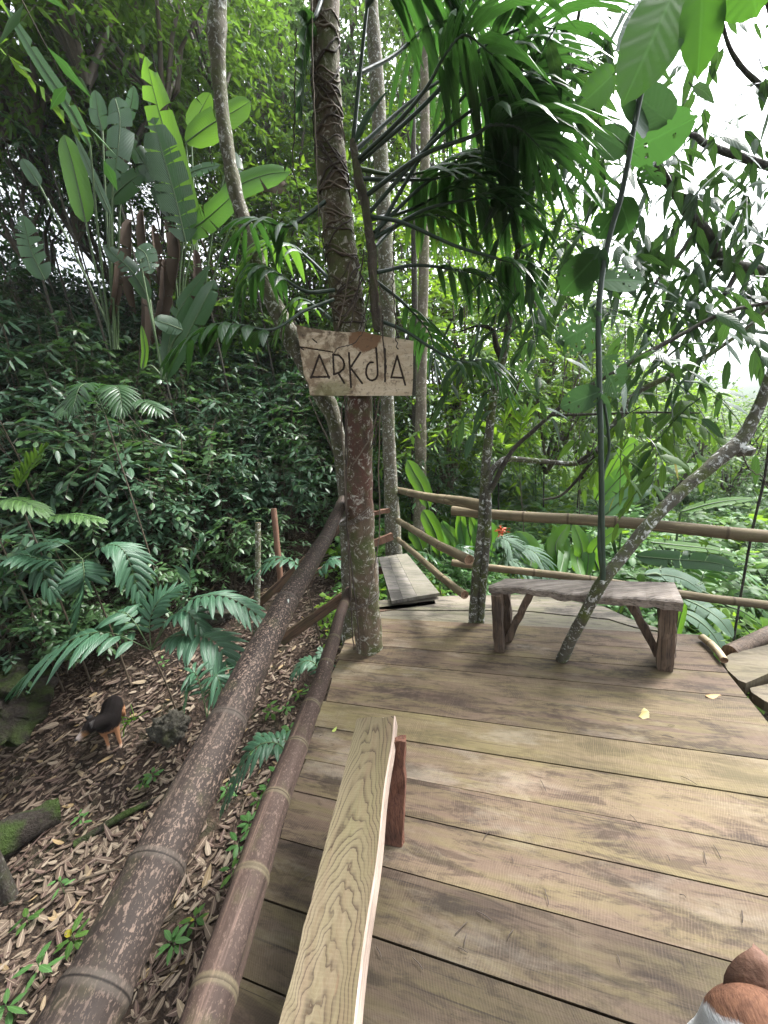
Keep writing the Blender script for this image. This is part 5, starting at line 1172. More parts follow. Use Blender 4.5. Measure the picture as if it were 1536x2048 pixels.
# hazy gap between the trunks
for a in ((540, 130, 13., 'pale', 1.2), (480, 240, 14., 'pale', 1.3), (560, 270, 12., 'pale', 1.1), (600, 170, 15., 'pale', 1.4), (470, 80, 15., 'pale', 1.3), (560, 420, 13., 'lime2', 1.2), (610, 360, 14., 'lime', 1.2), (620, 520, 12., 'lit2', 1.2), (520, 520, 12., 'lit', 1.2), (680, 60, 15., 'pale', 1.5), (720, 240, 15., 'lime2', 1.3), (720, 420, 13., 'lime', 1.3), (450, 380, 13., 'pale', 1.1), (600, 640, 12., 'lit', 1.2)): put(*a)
# behind the walkway and rails
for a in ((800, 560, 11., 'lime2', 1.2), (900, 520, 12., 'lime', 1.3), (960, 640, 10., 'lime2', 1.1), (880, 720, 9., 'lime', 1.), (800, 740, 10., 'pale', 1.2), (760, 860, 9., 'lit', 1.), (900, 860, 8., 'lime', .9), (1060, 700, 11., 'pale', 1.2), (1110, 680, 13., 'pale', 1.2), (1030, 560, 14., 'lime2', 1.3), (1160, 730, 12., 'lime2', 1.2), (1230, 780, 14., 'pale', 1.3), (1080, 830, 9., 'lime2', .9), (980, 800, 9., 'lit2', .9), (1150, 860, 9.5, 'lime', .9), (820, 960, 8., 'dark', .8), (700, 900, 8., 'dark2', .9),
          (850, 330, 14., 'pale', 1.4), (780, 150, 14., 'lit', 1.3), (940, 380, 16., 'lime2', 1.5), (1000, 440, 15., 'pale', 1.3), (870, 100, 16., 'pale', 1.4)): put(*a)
# unseen trees added behind and above the viewpoint to shade the near deck
for (x, y, z, key, sc) in ((-3.2, -2.2, 4.2, 'dark', 1.5), (-.6, -3.2, 4.4, 'dark2', 1.6), (2.2, -3., 4.6, 'dark', 1.4), (-4.6, .8, 4.8, 'dark2', 1.4), (-2.2, -.4, 5.6, 'lit', 1.4), (.4, -1., 5.8, 'dark', 1.4), (-5.5, -3., 4., 'dark', 1.8), (-3.4, 2.4, 6.4, 'lit2', 1.3)):
    b = hz(np.array([x, y, 0])); tree('forest_tree', LAB[key], GRP[key], CR[key], None, tuple(b), z - b[2], .05, 'bark_dark', (.2, .1), sc, x * 3)  # added light blockers, reusing the names and labels of the slope trees
# valley on the right
for a in ((1290, 840, 16., 'lime2', 1.3), (1370, 850, 24., 'lime', 1.4), (1450, 880, 20., 'lime2', 1.2), (1320, 800, 34., 'pale', 2.), (1240, 730, 24., 'lime2', 2.), (1500, 890, 15., 'lime2', 1.), (1400, 870, 13., 'lime', 1.), (1330, 900, 10., 'lit2', .9), (1560, 900, 11., 'lime2', 1.), (1470, 900, 10.5, 'pale', .8)): put(*a)

# low bushes and ground cover in the valley, right of and behind the rails
protos = []
for k, (mt, ll, nl) in enumerate((('ground_leaf', .14, 7), ('lime', .15, 7), ('ground_leaf', .11, 8), ('canopy', .16, 7))):
    LB = ('low bluish green broad leaved bush in the valley beyond the rails', 'low yellow green bush in the valley beyond the rails', 'low bluish green broad leaved bush in the valley beyond the rails', 'low mid green bush in the valley beyond the rails')[k]
    protos.append(plant_from(shrub_mesh(140 + k, .9, .75, 95, nl, ll, ll * .62, mt, T2, droop=.3), 'valley_bush', [M[mt], M['stem_green']], LB, 'bush', (0, 0, -50), 'valley bushes'))
used = [0] * 4; rng = rg(8)
bp = poisson(rng, 210, (-.6, 16), (3.4, 15), lambda p: inview(p, float(hgt(*p)) + .5, 60) and (S_of(p) < .8) and not (p[1] < 4.9 and p[0] < .75) and (p[0] * .334 * 0 + p[1] > 3.9 - .32 * max(0, p[0] - .8)) and p[1] < 5 + 1.2 * max(p[0] + 1.5, 0) * 1.6, .62)
for p in bp:
    d_ = np.hypot(*p); k = int(rng.choice(4, p=(.42, .2, .26, .12) if p[0] > 1.6 else (.25, .35, .15, .25))); z = float(hgt(*p)) - .08; sc = rng.uniform(.7, 1.1) * (1 if d_ < 7 else 1.45)
    if d_ < 5: sc *= .8
    if not used[k]: o = protos[k]; o.location = (p[0], p[1], z); o.rotation_euler = (0, 0, rng.uniform(0, 6)); o.scale = (sc,) * 3; used[k] = 1
    else: dup(protos[k], (p[0], p[1], z), rng.uniform(0, 6), sc)

for p in poisson(rng, 90, (-3, 34), (11, 34), lambda p: inview(p, float(hgt(*p)) + .8, 60) and S_of(p) < 6 and p[0] > -.2 * p[1] + 2, 1.5):
    dup(protos[int(rng.choice((1, 1, 3, 0)))], (p[0], p[1], float(hgt(*p)) - .1), rng.uniform(0, 6), rng.uniform(1.9, 3.2))
# big leaved plants beyond the rails
helic('lime leaved banana plant arching over the valley bushes behind the leaning trunk', (1235, 1120, 6.), [
    [[(1254, 968, 6.), (1320, 945, 5.9), (1380, 934, 5.8), (1436, 934, 5.7)], 27, dict(mat='banana_lime', tears=3, fold=.5, nrm=(.1, -.5, .8), curve=.6)],
    [[(1208, 1032, 5.6), (1245, 1000, 5.5), (1280, 982, 5.4), (1314, 975, 5.3)], 34, dict(mat='banana_pale', tears=1, nrm=(0, -.7, .7))],
    [[(1200, 1000, 5.8), (1235, 960, 5.8), (1262, 930, 5.8)], 40, dict(mat='banana', tears=1)],
    [[(1190, 1000, 6.), (1240, 910, 6.), (1275, 880, 6.)], 40, dict(mat='banana_lime', tears=1)]], seed=21, group='banana plants beyond the rails')
helic('banana plant with long lime blades beside the leaning trunk above the top rail', (1345, 1130, 5.), [
    [[(1362, 1024, 5.), (1420, 1008, 4.9), (1470, 1000, 4.8), (1515, 998, 4.7)], 22, dict(mat='banana_lime', tears=2, nrm=(.1, -.5, .8))],
    [[(1296, 1084, 4.6), (1350, 1090, 4.5), (1420, 1098, 4.4), (1475, 1112, 4.3)], 22, dict(mat='banana_lime', tears=5, nrm=(0, -.5, .8))],
    [[(1272, 1112, 4.5), (1340, 1118, 4.4), (1420, 1124, 4.3), (1486, 1140, 4.2)], 36, dict(mat='banana_dark', tears=5, nrm=(0, -.95, .15))],
    [[(1318, 1140, 4.3), (1350, 1150, 4.2), (1385, 1165, 4.1), (1412, 1182, 4.)], 30, dict(mat='banana_pale', tears=2, nrm=(-.1, -.5, .8))]], seed=22, group='banana plants beyond the rails')
helic('broad pale banana leaves spilling over beside the right end of the small bench', (1340, 1190, 3.9), [
    [[(1368, 1198, 3.7), (1405, 1215, 3.55), (1440, 1240, 3.4), (1466, 1275, 3.3)], 44, dict(mat='banana_pale', tears=3, nrm=(.1, -.5, .8))],
    [[(1362, 1222, 3.5), (1395, 1240, 3.4), (1425, 1268, 3.3), (1446, 1305, 3.2)], 40, dict(mat='banana_pale', tears=2, nrm=(.1, -.5, .8))],
    [[(1455, 1212, 3.6), (1490, 1226, 3.5), (1540, 1264, 3.4)], 22, dict(mat='banana_lime', tears=3, nrm=(.1, -.6, .8))],
    [[(1346, 1290, 3.3), (1356, 1250, 3.3), (1368, 1205, 3.3)], 34, dict(mat='banana_lime', tears=0, nrm=(.2, -1, .1))],
    [[(1290, 1150, 3.9), (1330, 1150, 3.9), (1370, 1160, 3.8), (1405, 1185, 3.7)], 34, dict(mat='banana_pale', tears=3, nrm=(0, -.5, .8))]], seed=23, group='banana plants beyond the rails')
helic('upright lime paddle leaf just behind the walkway rails', (862, 1130, 5.4), [
    [[(858, 1015, 5.4), (845, 975, 5.4), (828, 945, 5.4), (815, 920, 5.4)], 34, dict(mat='banana_lime', tears=0)],
    [[(880, 1110, 5.2), (872, 1070, 5.2), (858, 1040, 5.2), (846, 1020, 5.2)], 34, dict(mat='banana_lime', tears=0)],
    [[(845, 1100, 5.1), (835, 1075, 5.1), (818, 1062, 5.1)], 30, dict(mat='banana_lime', tears=0)]], seed=24, group='broad leaved plants behind the rails')
lv = []
rng = rg(17)
for k in range(11):
    x = 1050 + k * 14 + rng.normal(0, 6); y0 = 1150 + rng.normal(0, 8); lv.append([[(x, y0, 4.6 + rng.uniform(-.3, .6)), (x + rng.normal(4, 8), y0 - 45, 4.7), (x + rng.normal(10, 18), y0 - rng.uniform(75, 115), 4.8)], rng.uniform(28, 40), dict(mat='banana_lime' if k % 3 else 'banana', tears=0, pet=k % 2 == 0)])
helic('clump of upright lime green paddle leaves under the top bamboo rail', (1120, 1190, 4.7), lv, seed=25, group='broad leaved plants behind the rails')
lv = []
for k in range(7):
    x = 905 + k * 10 + rng.normal(0, 5); y0 = 1120 + rng.normal(0, 10); lv.append([[(x, y0, 5.), (x + rng.normal(0, 10), y0 - 40, 5.), (x + rng.normal(0, 24), y0 - rng.uniform(60, 110), 5.)], rng.uniform(24, 36), dict(mat='banana_lime' if k % 2 else 'banana', tears=0, pet=False)])
helic('clump of green paddle leaves seen between the walkway rails and the corner post', (930, 1160, 5.), lv, seed=26, group='broad leaved plants behind the rails')
palm('whitish green palm arching just behind the corner post', (975, 1150), 4.4, [
    [[(975, 1150, 4.4), (990, 1085, 4.4), (1016, 1082, 4.3), (1032, 1125, 4.2)], dict(ll=.3, lw=.03, pairs=16, s0=.15, mat='banana_pale')],
    [[(975, 1150, 4.4), (1030, 1100, 4.4), (1070, 1105, 4.3), (1095, 1150, 4.2)], dict(ll=.3, lw=.03, pairs=16, s0=.2, mat='banana_pale')],
    [[(975, 1150, 4.4), (1010, 1120, 4.2), (1050, 1135, 4.1), (1075, 1165, 4.)], dict(ll=.28, lw=.03, pairs=14, s0=.2, mat='banana_pale')]], seed=41, group='palms beyond the rails', stem=False)
palm('feathery lime palm between the corner post and the dark branch', (1040, 960), 7., [
    [[(1040, 960, 7.), (1000, 880, 7.), (960, 850, 7.), (930, 870, 6.9)], dict(ll=.55, lw=.05, pairs=16, mat='lime', s0=.2, droop=.2)],
    [[(1040, 960, 7.), (1040, 860, 7.), (1060, 820, 7.), (1095, 830, 6.9)], dict(ll=.55, lw=.05, pairs=16, mat='lime', s0=.2, droop=.2)],
    [[(1040, 960, 7.), (1010, 900, 7.2), (1010, 840, 7.2), (1030, 800, 7.2)], dict(ll=.5, lw=.05, pairs=16, mat='lime', s0=.2, droop=.15)]], seed=42, group='palms beyond the rails')
palm('blue green palm fronds sweeping below the low rail at the far right', (1420, 1330), 4.6, [
    [[(1420, 1330, 4.6), (1440, 1210, 4.5), (1490, 1190, 4.3), (1540, 1240, 4.2)], dict(ll=.35, lw=.045, pairs=14, mat='ground_leaf', s0=.25)],
    [[(1420, 1330, 4.6), (1400, 1180, 4.6), (1430, 1130, 4.6), (1500, 1150, 4.4)], dict(ll=.35, lw=.045, pairs=14, mat='ground_leaf', s0=.3)]], seed=43, group='palms beyond the rails', stem=False)
palm('dark palm clump low behind the walkway rails', (880, 1180), 4.3, [
    [[(880, 1180, 4.3), (870, 1120, 4.3), (835, 1105, 4.2), (800, 1125, 4.2)], dict(ll=.22, lw=.04, pairs=10, s0=.2, mat='climber')],
    [[(880, 1180, 4.3), (895, 1110, 4.4), (925, 1095, 4.3), (950, 1120, 4.2)], dict(ll=.22, lw=.04, pairs=10, s0=.2, mat='climber')]], seed=44, group='palms beyond the rails')
mb = MB(); c = P(1003, 1062, 4.3); rr = rg(4); pp = c + rr.normal(0, .025, (40, 3)); leaves(mb, T1, pp, randdir(rr, 40), randdir(rr, 40), .05, .02, rr.random(40), 0); tube(mb, [c + [.02, 0, -.5], c], .006, 5, 1)
tag(mb.build('flower', [M['flower'], M['stem_green']]), 'small orange red flower head behind the corner post', 'flower')

# ------------------------------------------------------------------ leafy sprays on the trees at the right
def px_sprays(parent, loc, clusters, mat, ll, lw, nl=6, seed=0, T=T2, droop=.6, ldroop=.5, L=.4, name='foliage', down=.35):
    rng = rg(seed + 900)
    for k, (x, y, Y, n, rad) in enumerate(clusters):
        p = []
        for _ in range(n):
            a = rng.uniform(0, 2 * PI); r = rad * math.sqrt(rng.random()); p.append(P(x + r * math.cos(a), y + r * math.sin(a), Y + rng.normal(0, .22)))
        d = randdir(rng, n, -.5, .5) - [0, 0, down]
        mb = MB(); sprays(mb, rng, np.array(p), d, rng.uniform(.6, 1.2, n) * L, nl, ll, lw, 0, 1, T, droop, .75, ldroop, twig=.004, jit=.35)
        mb.build(name, [M[mat], M['stem_dark']], parent, loc=loc)
px_sprays(tw, TW, ((1060, 640, YP - .1, 7, 45), (1010, 770, YP - .1, 4, 30), (1045, 560, YP - .1, 7, 50), (1085, 480, YP - .1, 8, 60), (1100, 300, YP - .1, 9, 70), (1120, 120, YP - .1, 9, 80), (1060, 180, YP + .3, 8, 70), (1180, 40, YP - .1, 9, 80)), 'lance', .17, .05, 6, 1)
px_sprays(tw, TW, ((1215, 875, YP - .1, 6, 45), (1290, 850, YP - .1, 9, 55), (1370, 830, YP - .2, 8, 50), (1330, 905, YP - .1, 5, 40), (1190, 800, YP - .1, 4, 40)), 'canopy', .14, .05, 5, 2, L=.25)
px_sprays(tw, TW, ((1280, 690, YP - .1, 4, 50), (1370, 650, YP - .1, 5, 55), (1470, 610, YP - .1, 6, 65), (1240, 760, YP, 3, 40), (1340, 740, YP - .1, 4, 45), (1420, 760, YP - .1, 2, 35), (1500, 690, YP - .1, 2, 50)), 'lance', .18, .055, 5, 3, L=.35)
px_sprays(tw, TW, ((940, 700, YP - .1, 3, 30),), 'lance', .17, .045, 6, 4)
# tree that overhangs from the open right side
ov = thing('tree', 'overhanging tree whose dark leaves and branch fill the upper right against the white sky', 'tree', tuple(hz(np.array([5.6, 3.4, 0])))); OV = np.array(ov.location)
ob = P(1850, 700, 3.6)
mb = MB(); q = resample([[*OV, .12], [*(OV + [0, -.1, 2.]), .11], [*ob, .10], [*P(1700, 420, 3.6), .07], [*P(1590, 160, 3.5), .05], [*P(1520, -120, 3.4), .035]], 40); tube(mb, q[:, :3], q[:, 3], 12, 0, .15, 5.); mb.build('trunk', M['bark_dark'], ov, loc=OV)
for rows in ([(1760, 560, 3.7, 34), (1480, 535, 3.5, 28), (1400, 455, 3.3, 30), (1340, 365, 3.2, 26), (1280, 320, 3.1, 20), (1230, 285, 3., 13), (1170, 250, 3., 7)], [(1680, 380, 3.6, 20), (1440, 300, 3.4, 16), (1390, 272, 3.2, 12), (1340, 262, 3.1, 6)], [(1640, 260, 3.6, 18), (1480, 130, 3.4, 10), (1430, -20, 3.3, 7)], [(1400, 455, 3.3, 14), (1350, 520, 3.2, 10), (1290, 590, 3.1, 6)], [(1480, 535, 3.5, 14), (1440, 600, 3.4, 10), (1380, 650, 3.3, 5)]):
    mb = MB(); trunk_px(rows, 30, mb, 8, 0, .12, 10., wf=.8); mb.build('branch', M['bark_dark'], ov, loc=OV)
px_sprays(ov, OV, ((1440, 420, 3.3, 11, 70), (1500, 500, 3.3, 12, 70), (1380, 480, 3.2, 6, 60), (1490, 300, 3.4, 8, 80), (1430, 220, 3.4, 5, 70), (1350, 330, 3.1, 6, 60), (1510, 130, 3.4, 7, 80), (1250, 330, 3., 6, 60), (1200, 430, 3., 5, 60), (1290, 480, 3.1, 5, 70), (1330, 570, 3.2, 6, 70), (1440, 590, 3.3, 6, 70), (1520, 620, 3.3, 5, 70), (1250, 600, 3.1, 4, 60), (1560, 380, 3.4, 12, 90), (1400, 80, 3.4, 4, 90), (1210, 180, 3.1, 5, 80), (1300, 120, 3.3, 4, 90), (1160, 330, 3.1, 4, 60)), 'lance', .19, .06, 6, 5, L=.4)

# ------------------------------------------------------------------ big leaved vine climbing off the leaning trunk
YV = YU - .02
vine = thing('vine', 'big leaved climbing vine rising straight up from the fork of the leaning trunk', 'vine', tuple(P(1206, 1155, YV))); VL = np.array(vine.location)
def stem(rows, w, mat='stem_dark', n=50):
    q = resample([P(x, y, Y) for x, y, Y in rows], n); mb = MB(); tube(mb, q, np.linspace(w[0], w[1], n), 8, 0, .12, 30.); mb.build('stem', M[mat], vine, loc=VL)
stem([(1206, 1158, YV), (1204, 1050, YV), (1202, 900, YV), (1199, 780, YV), (1197, 650, YV), (1203, 560, YV), (1220, 470, YV - .02), (1240, 400, YV - .05), (1255, 330, YV - .08), (1270, 245, YV - .1), (1290, 150, YV - .14), (1320, 20, YV - .2), (1340, -100, YV - .25)], (.014, .009), n=80)
stem([(1204, 1150, YV), (1198, 1080, YV), (1205, 960, YV + .03), (1218, 900, YV + .04), (1212, 830, YV + .02), (1200, 770, YV)], (.009, .006))
rng = rg(33)
for (b, t_, w, mat, ho, Y, yt) in (
    ((1345, -10), (1250, 200), 118, 'broad', 0, 1.35, 1.25), ((1335, 240), (1245, 170), 70, 'broad_dark', 0, 1.9, 1.75), ((1270, 245), (1300, 165), 95, 'broad_dark', 0, YV - .1, 1.95),
    ((1405, -25), (1398, 150), 78, 'broad', 0, 1.3, 1.25), ((1500, -60), (1512, 30), 100, 'broad', 0, 1.25, 1.2), ((1225, 150), (1152, 220), 62, 'broad', 0, 2.0, 1.95),
    ((1262, 300), (1395, 235), 95, 'broad_mid', .04, 2.1, 1.9), ((1250, 300), (1190, 262), 52, 'broad_dark', 0, 2.1, 2.05), ((1300, 20), (1238, 95), 60, 'broad_dark', 0, 1.7, 1.6),
    ((1232, 420), (1195, 480), 60, 'broad_mid', .02, YV, 1.95), ((1240, 400), (1262, 470), 48, 'broad_mid', 0, YV, 2.0), ((1200, 500), (1165, 565), 64, 'broad_dark', 0, YV - .02, 1.95),
    ((1185, 520), (1120, 590), 70, 'broad_mid', .03, YV, 2.0), ((1200, 560), (1300, 560), 46, 'broad_mid', .10, YV, 2.0), ((1196, 640), (1110, 690), 95, 'broad_dark', .34, YV, 2.05), ((1205, 720), (1240, 800), 68, 'broad_dark', .36, YV, 2.1),
    ((1196, 785), (1118, 815), 52, 'broad_dark', .02, YV - .02, 1.95), ((1203, 790), (1213, 862), 26, 'broad_dark', 0, YV - .03, 1.98), ((1290, 330), (1320, 380), 46, 'broad_mid', .1, YV - .1, 1.95)):
    B__, T__ = P(*b, Y), P(*t_, yt); W_ = w * dep((B__ + T__) / 2) / FPX
    mb = MB(); ax = T__ - B__; vdir = unit(EYE - (B__ + T__) / 2); blade(mb, rng, B__, T__, W_, vdir * .9 + rng.normal(0, .12, 3), 0, 20, ho, sag=.05, fold=.15)
    mb.build('leaf', M[mat], vine, loc=VL)
# thin hanging lianas
rng = rg(44)
LB_ = ('thin liana hanging among the fronds right of the sign', 'thin liana hanging left of the sign trunk', 'wiry liana looping in front of the far right bushes')
for k, rows in enumerate(([(790, 440, 2.3), (786, 560, 2.3), (795, 700, 2.3)], [(592, 60, 2.4), (590, 200, 2.42), (586, 330, 2.42), (596, 380, 2.4)], [(1490, 850, 2.3), (1484, 900, 2.3), (1500, 940, 2.3), (1525, 955, 2.3), (1545, 1000, 2.3)], [(612, 640, 2.6), (520, 540, 2.7), (470, 420, 2.7)])):
    q = resample([P(*z) for z in rows], 40); q += rng.normal(0, .003, q.shape); mb = MB(); tube(mb, q, .0035, 5, 0)
    tag(mb.build('liana', M['root_dark']), (LB_ + ('thin liana slanting across the leaning lichen trunk',))[k], 'liana', 'lianas')
rng = rg(45)
for k in range(7):
    x = rng.uniform(1130, 1320); Y = rng.uniform(3.6, 5.5); q = resample([P(x, rng.uniform(100, 350), Y), P(x + rng.normal(0, 12), 640, Y), P(x + rng.normal(0, 16), rng.uniform(850, 1050), Y)], 40); q += rng.normal(0, .006, q.shape).cumsum(0) * .3
    mb = MB(); tube(mb, q, rng.uniform(.003, .006), 4, 0); tag(mb.build('liana', M['root_dark']), 'thin bare liana hanging behind the twin stemmed tree', 'liana', 'hanging lianas at the right')
mb = MB(); tube(mb, resample([P(1460, 1330, 3.4), P(1480, 1200, 3.4), P(1505, 1060, 3.4), P(1530, 950, 3.4), P(1545, 820, 3.4)], 30), .011, 6, 0, .2, 20); tag(mb.build('sapling_stem', M['bark_dark']), 'thin dark bare sapling stem crossing behind the rails at the far right', 'sapling')

# ------------------------------------------------------------------ ground at the left: litter, logs, rocks, seedlings
rng = rg(11)
N_ = 26000; X = rng.uniform(-7.5, .2, N_); Y = rng.uniform(.3, 7.2, N_)
keep = (S_of((X, Y)) < .6) & (bumps(X, Y, 2.3) > -.75) & (rng.random(N_) < np.where(Y < 4.6, 1., .6)); X, Y = X[keep], Y[keep]; n = len(X); Zt = hgt(X, Y)
ex = np.stack([np.full(n, .02), np.zeros(n), hgt(X + .02, Y) - Zt], -1); ey = np.stack([np.zeros(n), np.full(n, .02), hgt(X, Y + .02) - Zt], -1); nr = unit(np.cross(ex, ey))
mb = MB(); a = rng.uniform(0, 2 * PI, n) * .6 + .9; d = np.stack([np.cos(a), np.sin(a), rng.normal(0, .18, n)], -1); L = rng.uniform(.04, .12, n) * np.where(rng.random(n) < .12, 1.5, 1.)
leaves(mb, TL, np.stack([X, Y, Zt + rng.uniform(.004, .03, n)], -1), d, nr + rng.normal(0, .28, (n, 3)), L, L * rng.uniform(.22, .4, n), rng.random(n), 0, .35, 0., rng.normal(0, .12, n)[:, None])
lt = mb.build('leaf_litter', M['litter']); lt['kind'] = 'stuff'; lt['label'] = 'dry fallen leaves covering the forest floor'
# sticks
for k in range(26):
    x, y = rng.uniform(-4.2, -.6), rng.uniform(1.4, 5.2); a = rng.uniform(0, PI); l = rng.uniform(.15, .45); q = []
    for s in np.linspace(-1, 1, 6): xx, yy = x + math.cos(a) * s * l + rng.normal(0, .01), y + math.sin(a) * s * l + rng.normal(0, .01); q.append([xx, yy, float(hgt(xx, yy)) + .03])
    mb = MB(); tube(mb, q, np.linspace(.009, .004, 6) * rng.uniform(.6, 1.3), 5, 0, .2, 30); tag(mb.build('fallen_stick', M['litter'] if k % 2 else M['stem_brown']), 'thin dry stick lying in the leaf litter left of the deck', 'stick', 'sticks in the leaf litter')
# mossy bank boulder and logs
def rock(label, px, py, z, s, mat, seed, name='mossy_rock', rz=0.):
    c = D(px, py, z); c[2] = float(hgt(c[0], c[1])) + s[2] * .25; mb = MB(); th = np.linspace(.02, PI - .02, 44); rings = []
    for t in th:
        a = np.linspace(0, 2 * PI, 56, endpoint=False); v = np.stack([np.cos(a) * math.sin(t), np.sin(a) * math.sin(t), np.full(56, math.cos(t))], -1)
        f_ = np.array([1 + .38 * mnoise.fractal(Vector(q * 2.2 + seed), .8, 2., 6) for q in v]); rings.append(v * f_[:, None] * s)
    i = np.arange(43)[:, None] * 56; j = np.arange(56)[None]; j2 = (j + 1) % 56
    mb.add(np.array(rings), np.stack([i + j, i + 56 + j, i + 56 + j2, i + j2], -1).reshape(-1, 4)); o = mb.build(name, M[mat]); o.location = c; o.rotation_euler = (0, 0, rz)
    return tag(o, label, 'rock')
rock('long dark mossy bank rock behind the black and tan dog', 20, 1440, -1.55, (1.5, .5, .34), 'moss', 3., rz=-.75)
rock('rounded mossy rock at the foot of the big glossy palm', 345, 1475, -1.62, (.17, .16, .2), 'rock', 5.)
rock('brownish rock under the palm leaf beside the mossy pole', 440, 1250, -1.15, (.22, .2, .17), 'rock', 8.)
mb = MB(); A, B = gp(-40, 1735), gp(118, 1628); tube(mb, resample([A + [0, 0, .02], (A + B) / 2 + [0, 0, .10], B + [0, 0, .03]], 20), np.linspace(.15, .11, 20), 14, 0, .35, 5.); tag(mb.build('mossy_log', M['moss_log']), 'thick rotting log with green moss at the left edge', 'log')
mb = MB(); A, B = gp(150, 1690), gp(330, 1590); tube(mb, resample([A + [0, 0, .0], (A + B) / 2 + [0, 0, .03], B], 16), np.linspace(.035, .02, 16), 8, 0, .3, 9.); tag(mb.build('fallen_branch', M['moss_log']), 'dark fallen branch in the litter right of the mossy log', 'branch')
mb = MB(); A = gp(246, 1476)
rr = rg(2)
mp = resample([A, A + [.04, .02, .12], A + [.12, .02, .20], A + [.2, .0, .22]], 14); tube(mb, mp, .007, 5, 0)
for k in range(11):
    b = mp[rr.integers(3, 14)]; d = randdir(rr, 1, -.1, 1.)[0]; tube(mb, resample([b, b + d * .06 + [0, 0, .01], b + d * .13 + rr.normal(0, .02, 3)], 8), .0045, 4, 0)
tag(mb.build('root_plant', M['lime']), 'pale yellow green bare twiggy plant beside the dog', 'plant')
# seedlings
rng = rg(12)
LBS = 'small green seedling with a rosette of leaves in the litter left of the deck'
for k, (x, y, s) in enumerate(((545, 1440, 1.), (575, 1425, .8), (310, 1560, .9), (290, 1580, .7), (560, 1570, 1.1), (540, 1590, 1.), (520, 1610, .9), (555, 1620, .8), (480, 1700, 1.2), (470, 1760, 1.), (460, 1600, .8), (500, 1660, 1.), (150, 1890, 1.1), (90, 1960, 1.), (20, 2030, 1.1), (60, 1850, .9), (170, 1660, .7), (350, 1900, .9), (600, 1400, .8), (620, 1390, .7), (330, 1340, .7), (395, 1850, .8), (130, 1790, .7), (585, 1480, .9), (20, 1470, .6), (515, 1520, .7))):
    p = gp(x, y, -1.7); n = int(rng.integers(5, 10)); mb = MB(); h = rng.uniform(.08, .2); a = np.arange(n) * 2.4 + rng.uniform(0, 6)
    base = np.array([0, 0, h]) + np.stack([np.cos(a) * .015, np.sin(a) * .015, -np.linspace(0, h * .5, n)], -1); d = np.stack([np.cos(a), np.sin(a), rng.uniform(-.1, .5, n)], -1)
    leaves(mb, T2, base, d, np.tile([0, 0, 1.], (n, 1)) + rng.normal(0, .2, (n, 3)), rng.uniform(.08, .13, n) * s, rng.uniform(.03, .05, n) * s, rng.random(n), 0, .25, .3); tube(mb, [[0, 0, -.03], [.005, 0, h]], .003, 4, 1)
    o = mb.build('seedling', [M['ground_leaf'] if k % 3 else M['canopy'], M['stem_green']]); o.location = p; tag(o, LBS, 'seedling', 'seedlings by the deck')

# ------------------------------------------------------------------ small things on the deck
def lf(label, x, y, L, W, mat, a, name='fallen_leaf', curl=.1):
    mb = MB(); p = D(x, y, .006); leaves(mb, T3, p[None], np.array([[math.cos(a), math.sin(a), .06]]), np.array([[.1, .1, 1.]]), np.array([L]), np.array([W]), np.array([.8]), 0, .5, 0., -curl); tag(mb.build(name, M[mat]), label, 'leaf')
M['leaf_yellow'] = plain('leaf_yellow', (.30, .25, .10), .3, .6); M['leaf_orange'] = plain('leaf_orange', (.28, .15, .05), .45, .6); M['leaf_green_bit'] = plain('leaf_green_bit', (.28, .33, .08), .3, .6)
lf('curled orange brown leaf lying on the deck near its right edge', 1412, 1392, .10, .045, 'leaf_orange', .1, curl=-.2)
lf('pale yellow leaf fragment on the deck left of the orange leaf', 1280, 1434, .06, .05, 'leaf_yellow', .4)
lf('second pale yellow fragment touching the first one on the deck', 1296, 1429, .04, .045, 'leaf_yellow', 1.4)
lf('tiny yellow green leaf scrap on the deck left of the fresh plank bench', 664, 1463, .035, .02, 'leaf_green_bit', .8)
rng = rg(14)
for k in range(36):
    x, y = rng.uniform(600, 1536), rng.uniform(1290, 2040); p = D(x, y, .006); a = rng.uniform(0, PI); l = rng.uniform(.008, .03); q = [p + [math.cos(a) * l * s, math.sin(a) * l * s, .004 * (1 - s * s)] for s in (-1, -.3, .4, 1)]
    q[1] = q[1] + rng.normal(0, .0012, 3) * [1, 1, 0]; mb = MB(); tube(mb, q, .0013, 4, 0); tag(mb.build('twig', M['root_dark']), 'tiny dark twig fragment lying on the deck boards', 'twig', 'twig bits on the deck')
# far hills
def hills(x, y): return -30 + 34 * np.exp(-((y - 620) / 160.) ** 2) * (1 + .35 * np.sin(x * .006 + .6) + .12 * np.sin(x * .021)) + bumps(x, y, .05) * 2.5
hl = grid_sheet('hills', np.linspace(-700, 1400, 120), np.linspace(330, 890, 50), hills, M['hillgreen'] if 'hillgreen' in M else plain('hill_forest', (.045, .075, .03), .6, .9, .12, .1, 0))
hl['kind'] = 'structure'; hl['label'] = 'distant forested hills across the valley'

# ------------------------------------------------------------------ humid air
def haze(dens):
    mb = MB(); box(mb, (350, 420, -2), [(1150, 0, 0), (0, 520, 0), (0, 0, 46)]); m = bpy.data.materials.new('haze'); m.use_nodes = True; t = m.node_tree; t.nodes.clear()
    o = t.nodes.new('ShaderNodeOutputMaterial'); v = t.nodes.new('ShaderNodeVolumePrincipled'); v.inputs['Color'].default_value = (.86, .93, 1., 1); v.inputs['Density'].default_value = dens; v.inputs['Anisotropy'].default_value = .3
    t.links.new(v.outputs[0], o.inputs['Volume']); h = mb.build('haze', m, smooth=False); h['kind'] = 'stuff'; h['label'] = 'humid air over the forest and valley'
haze(.0006)
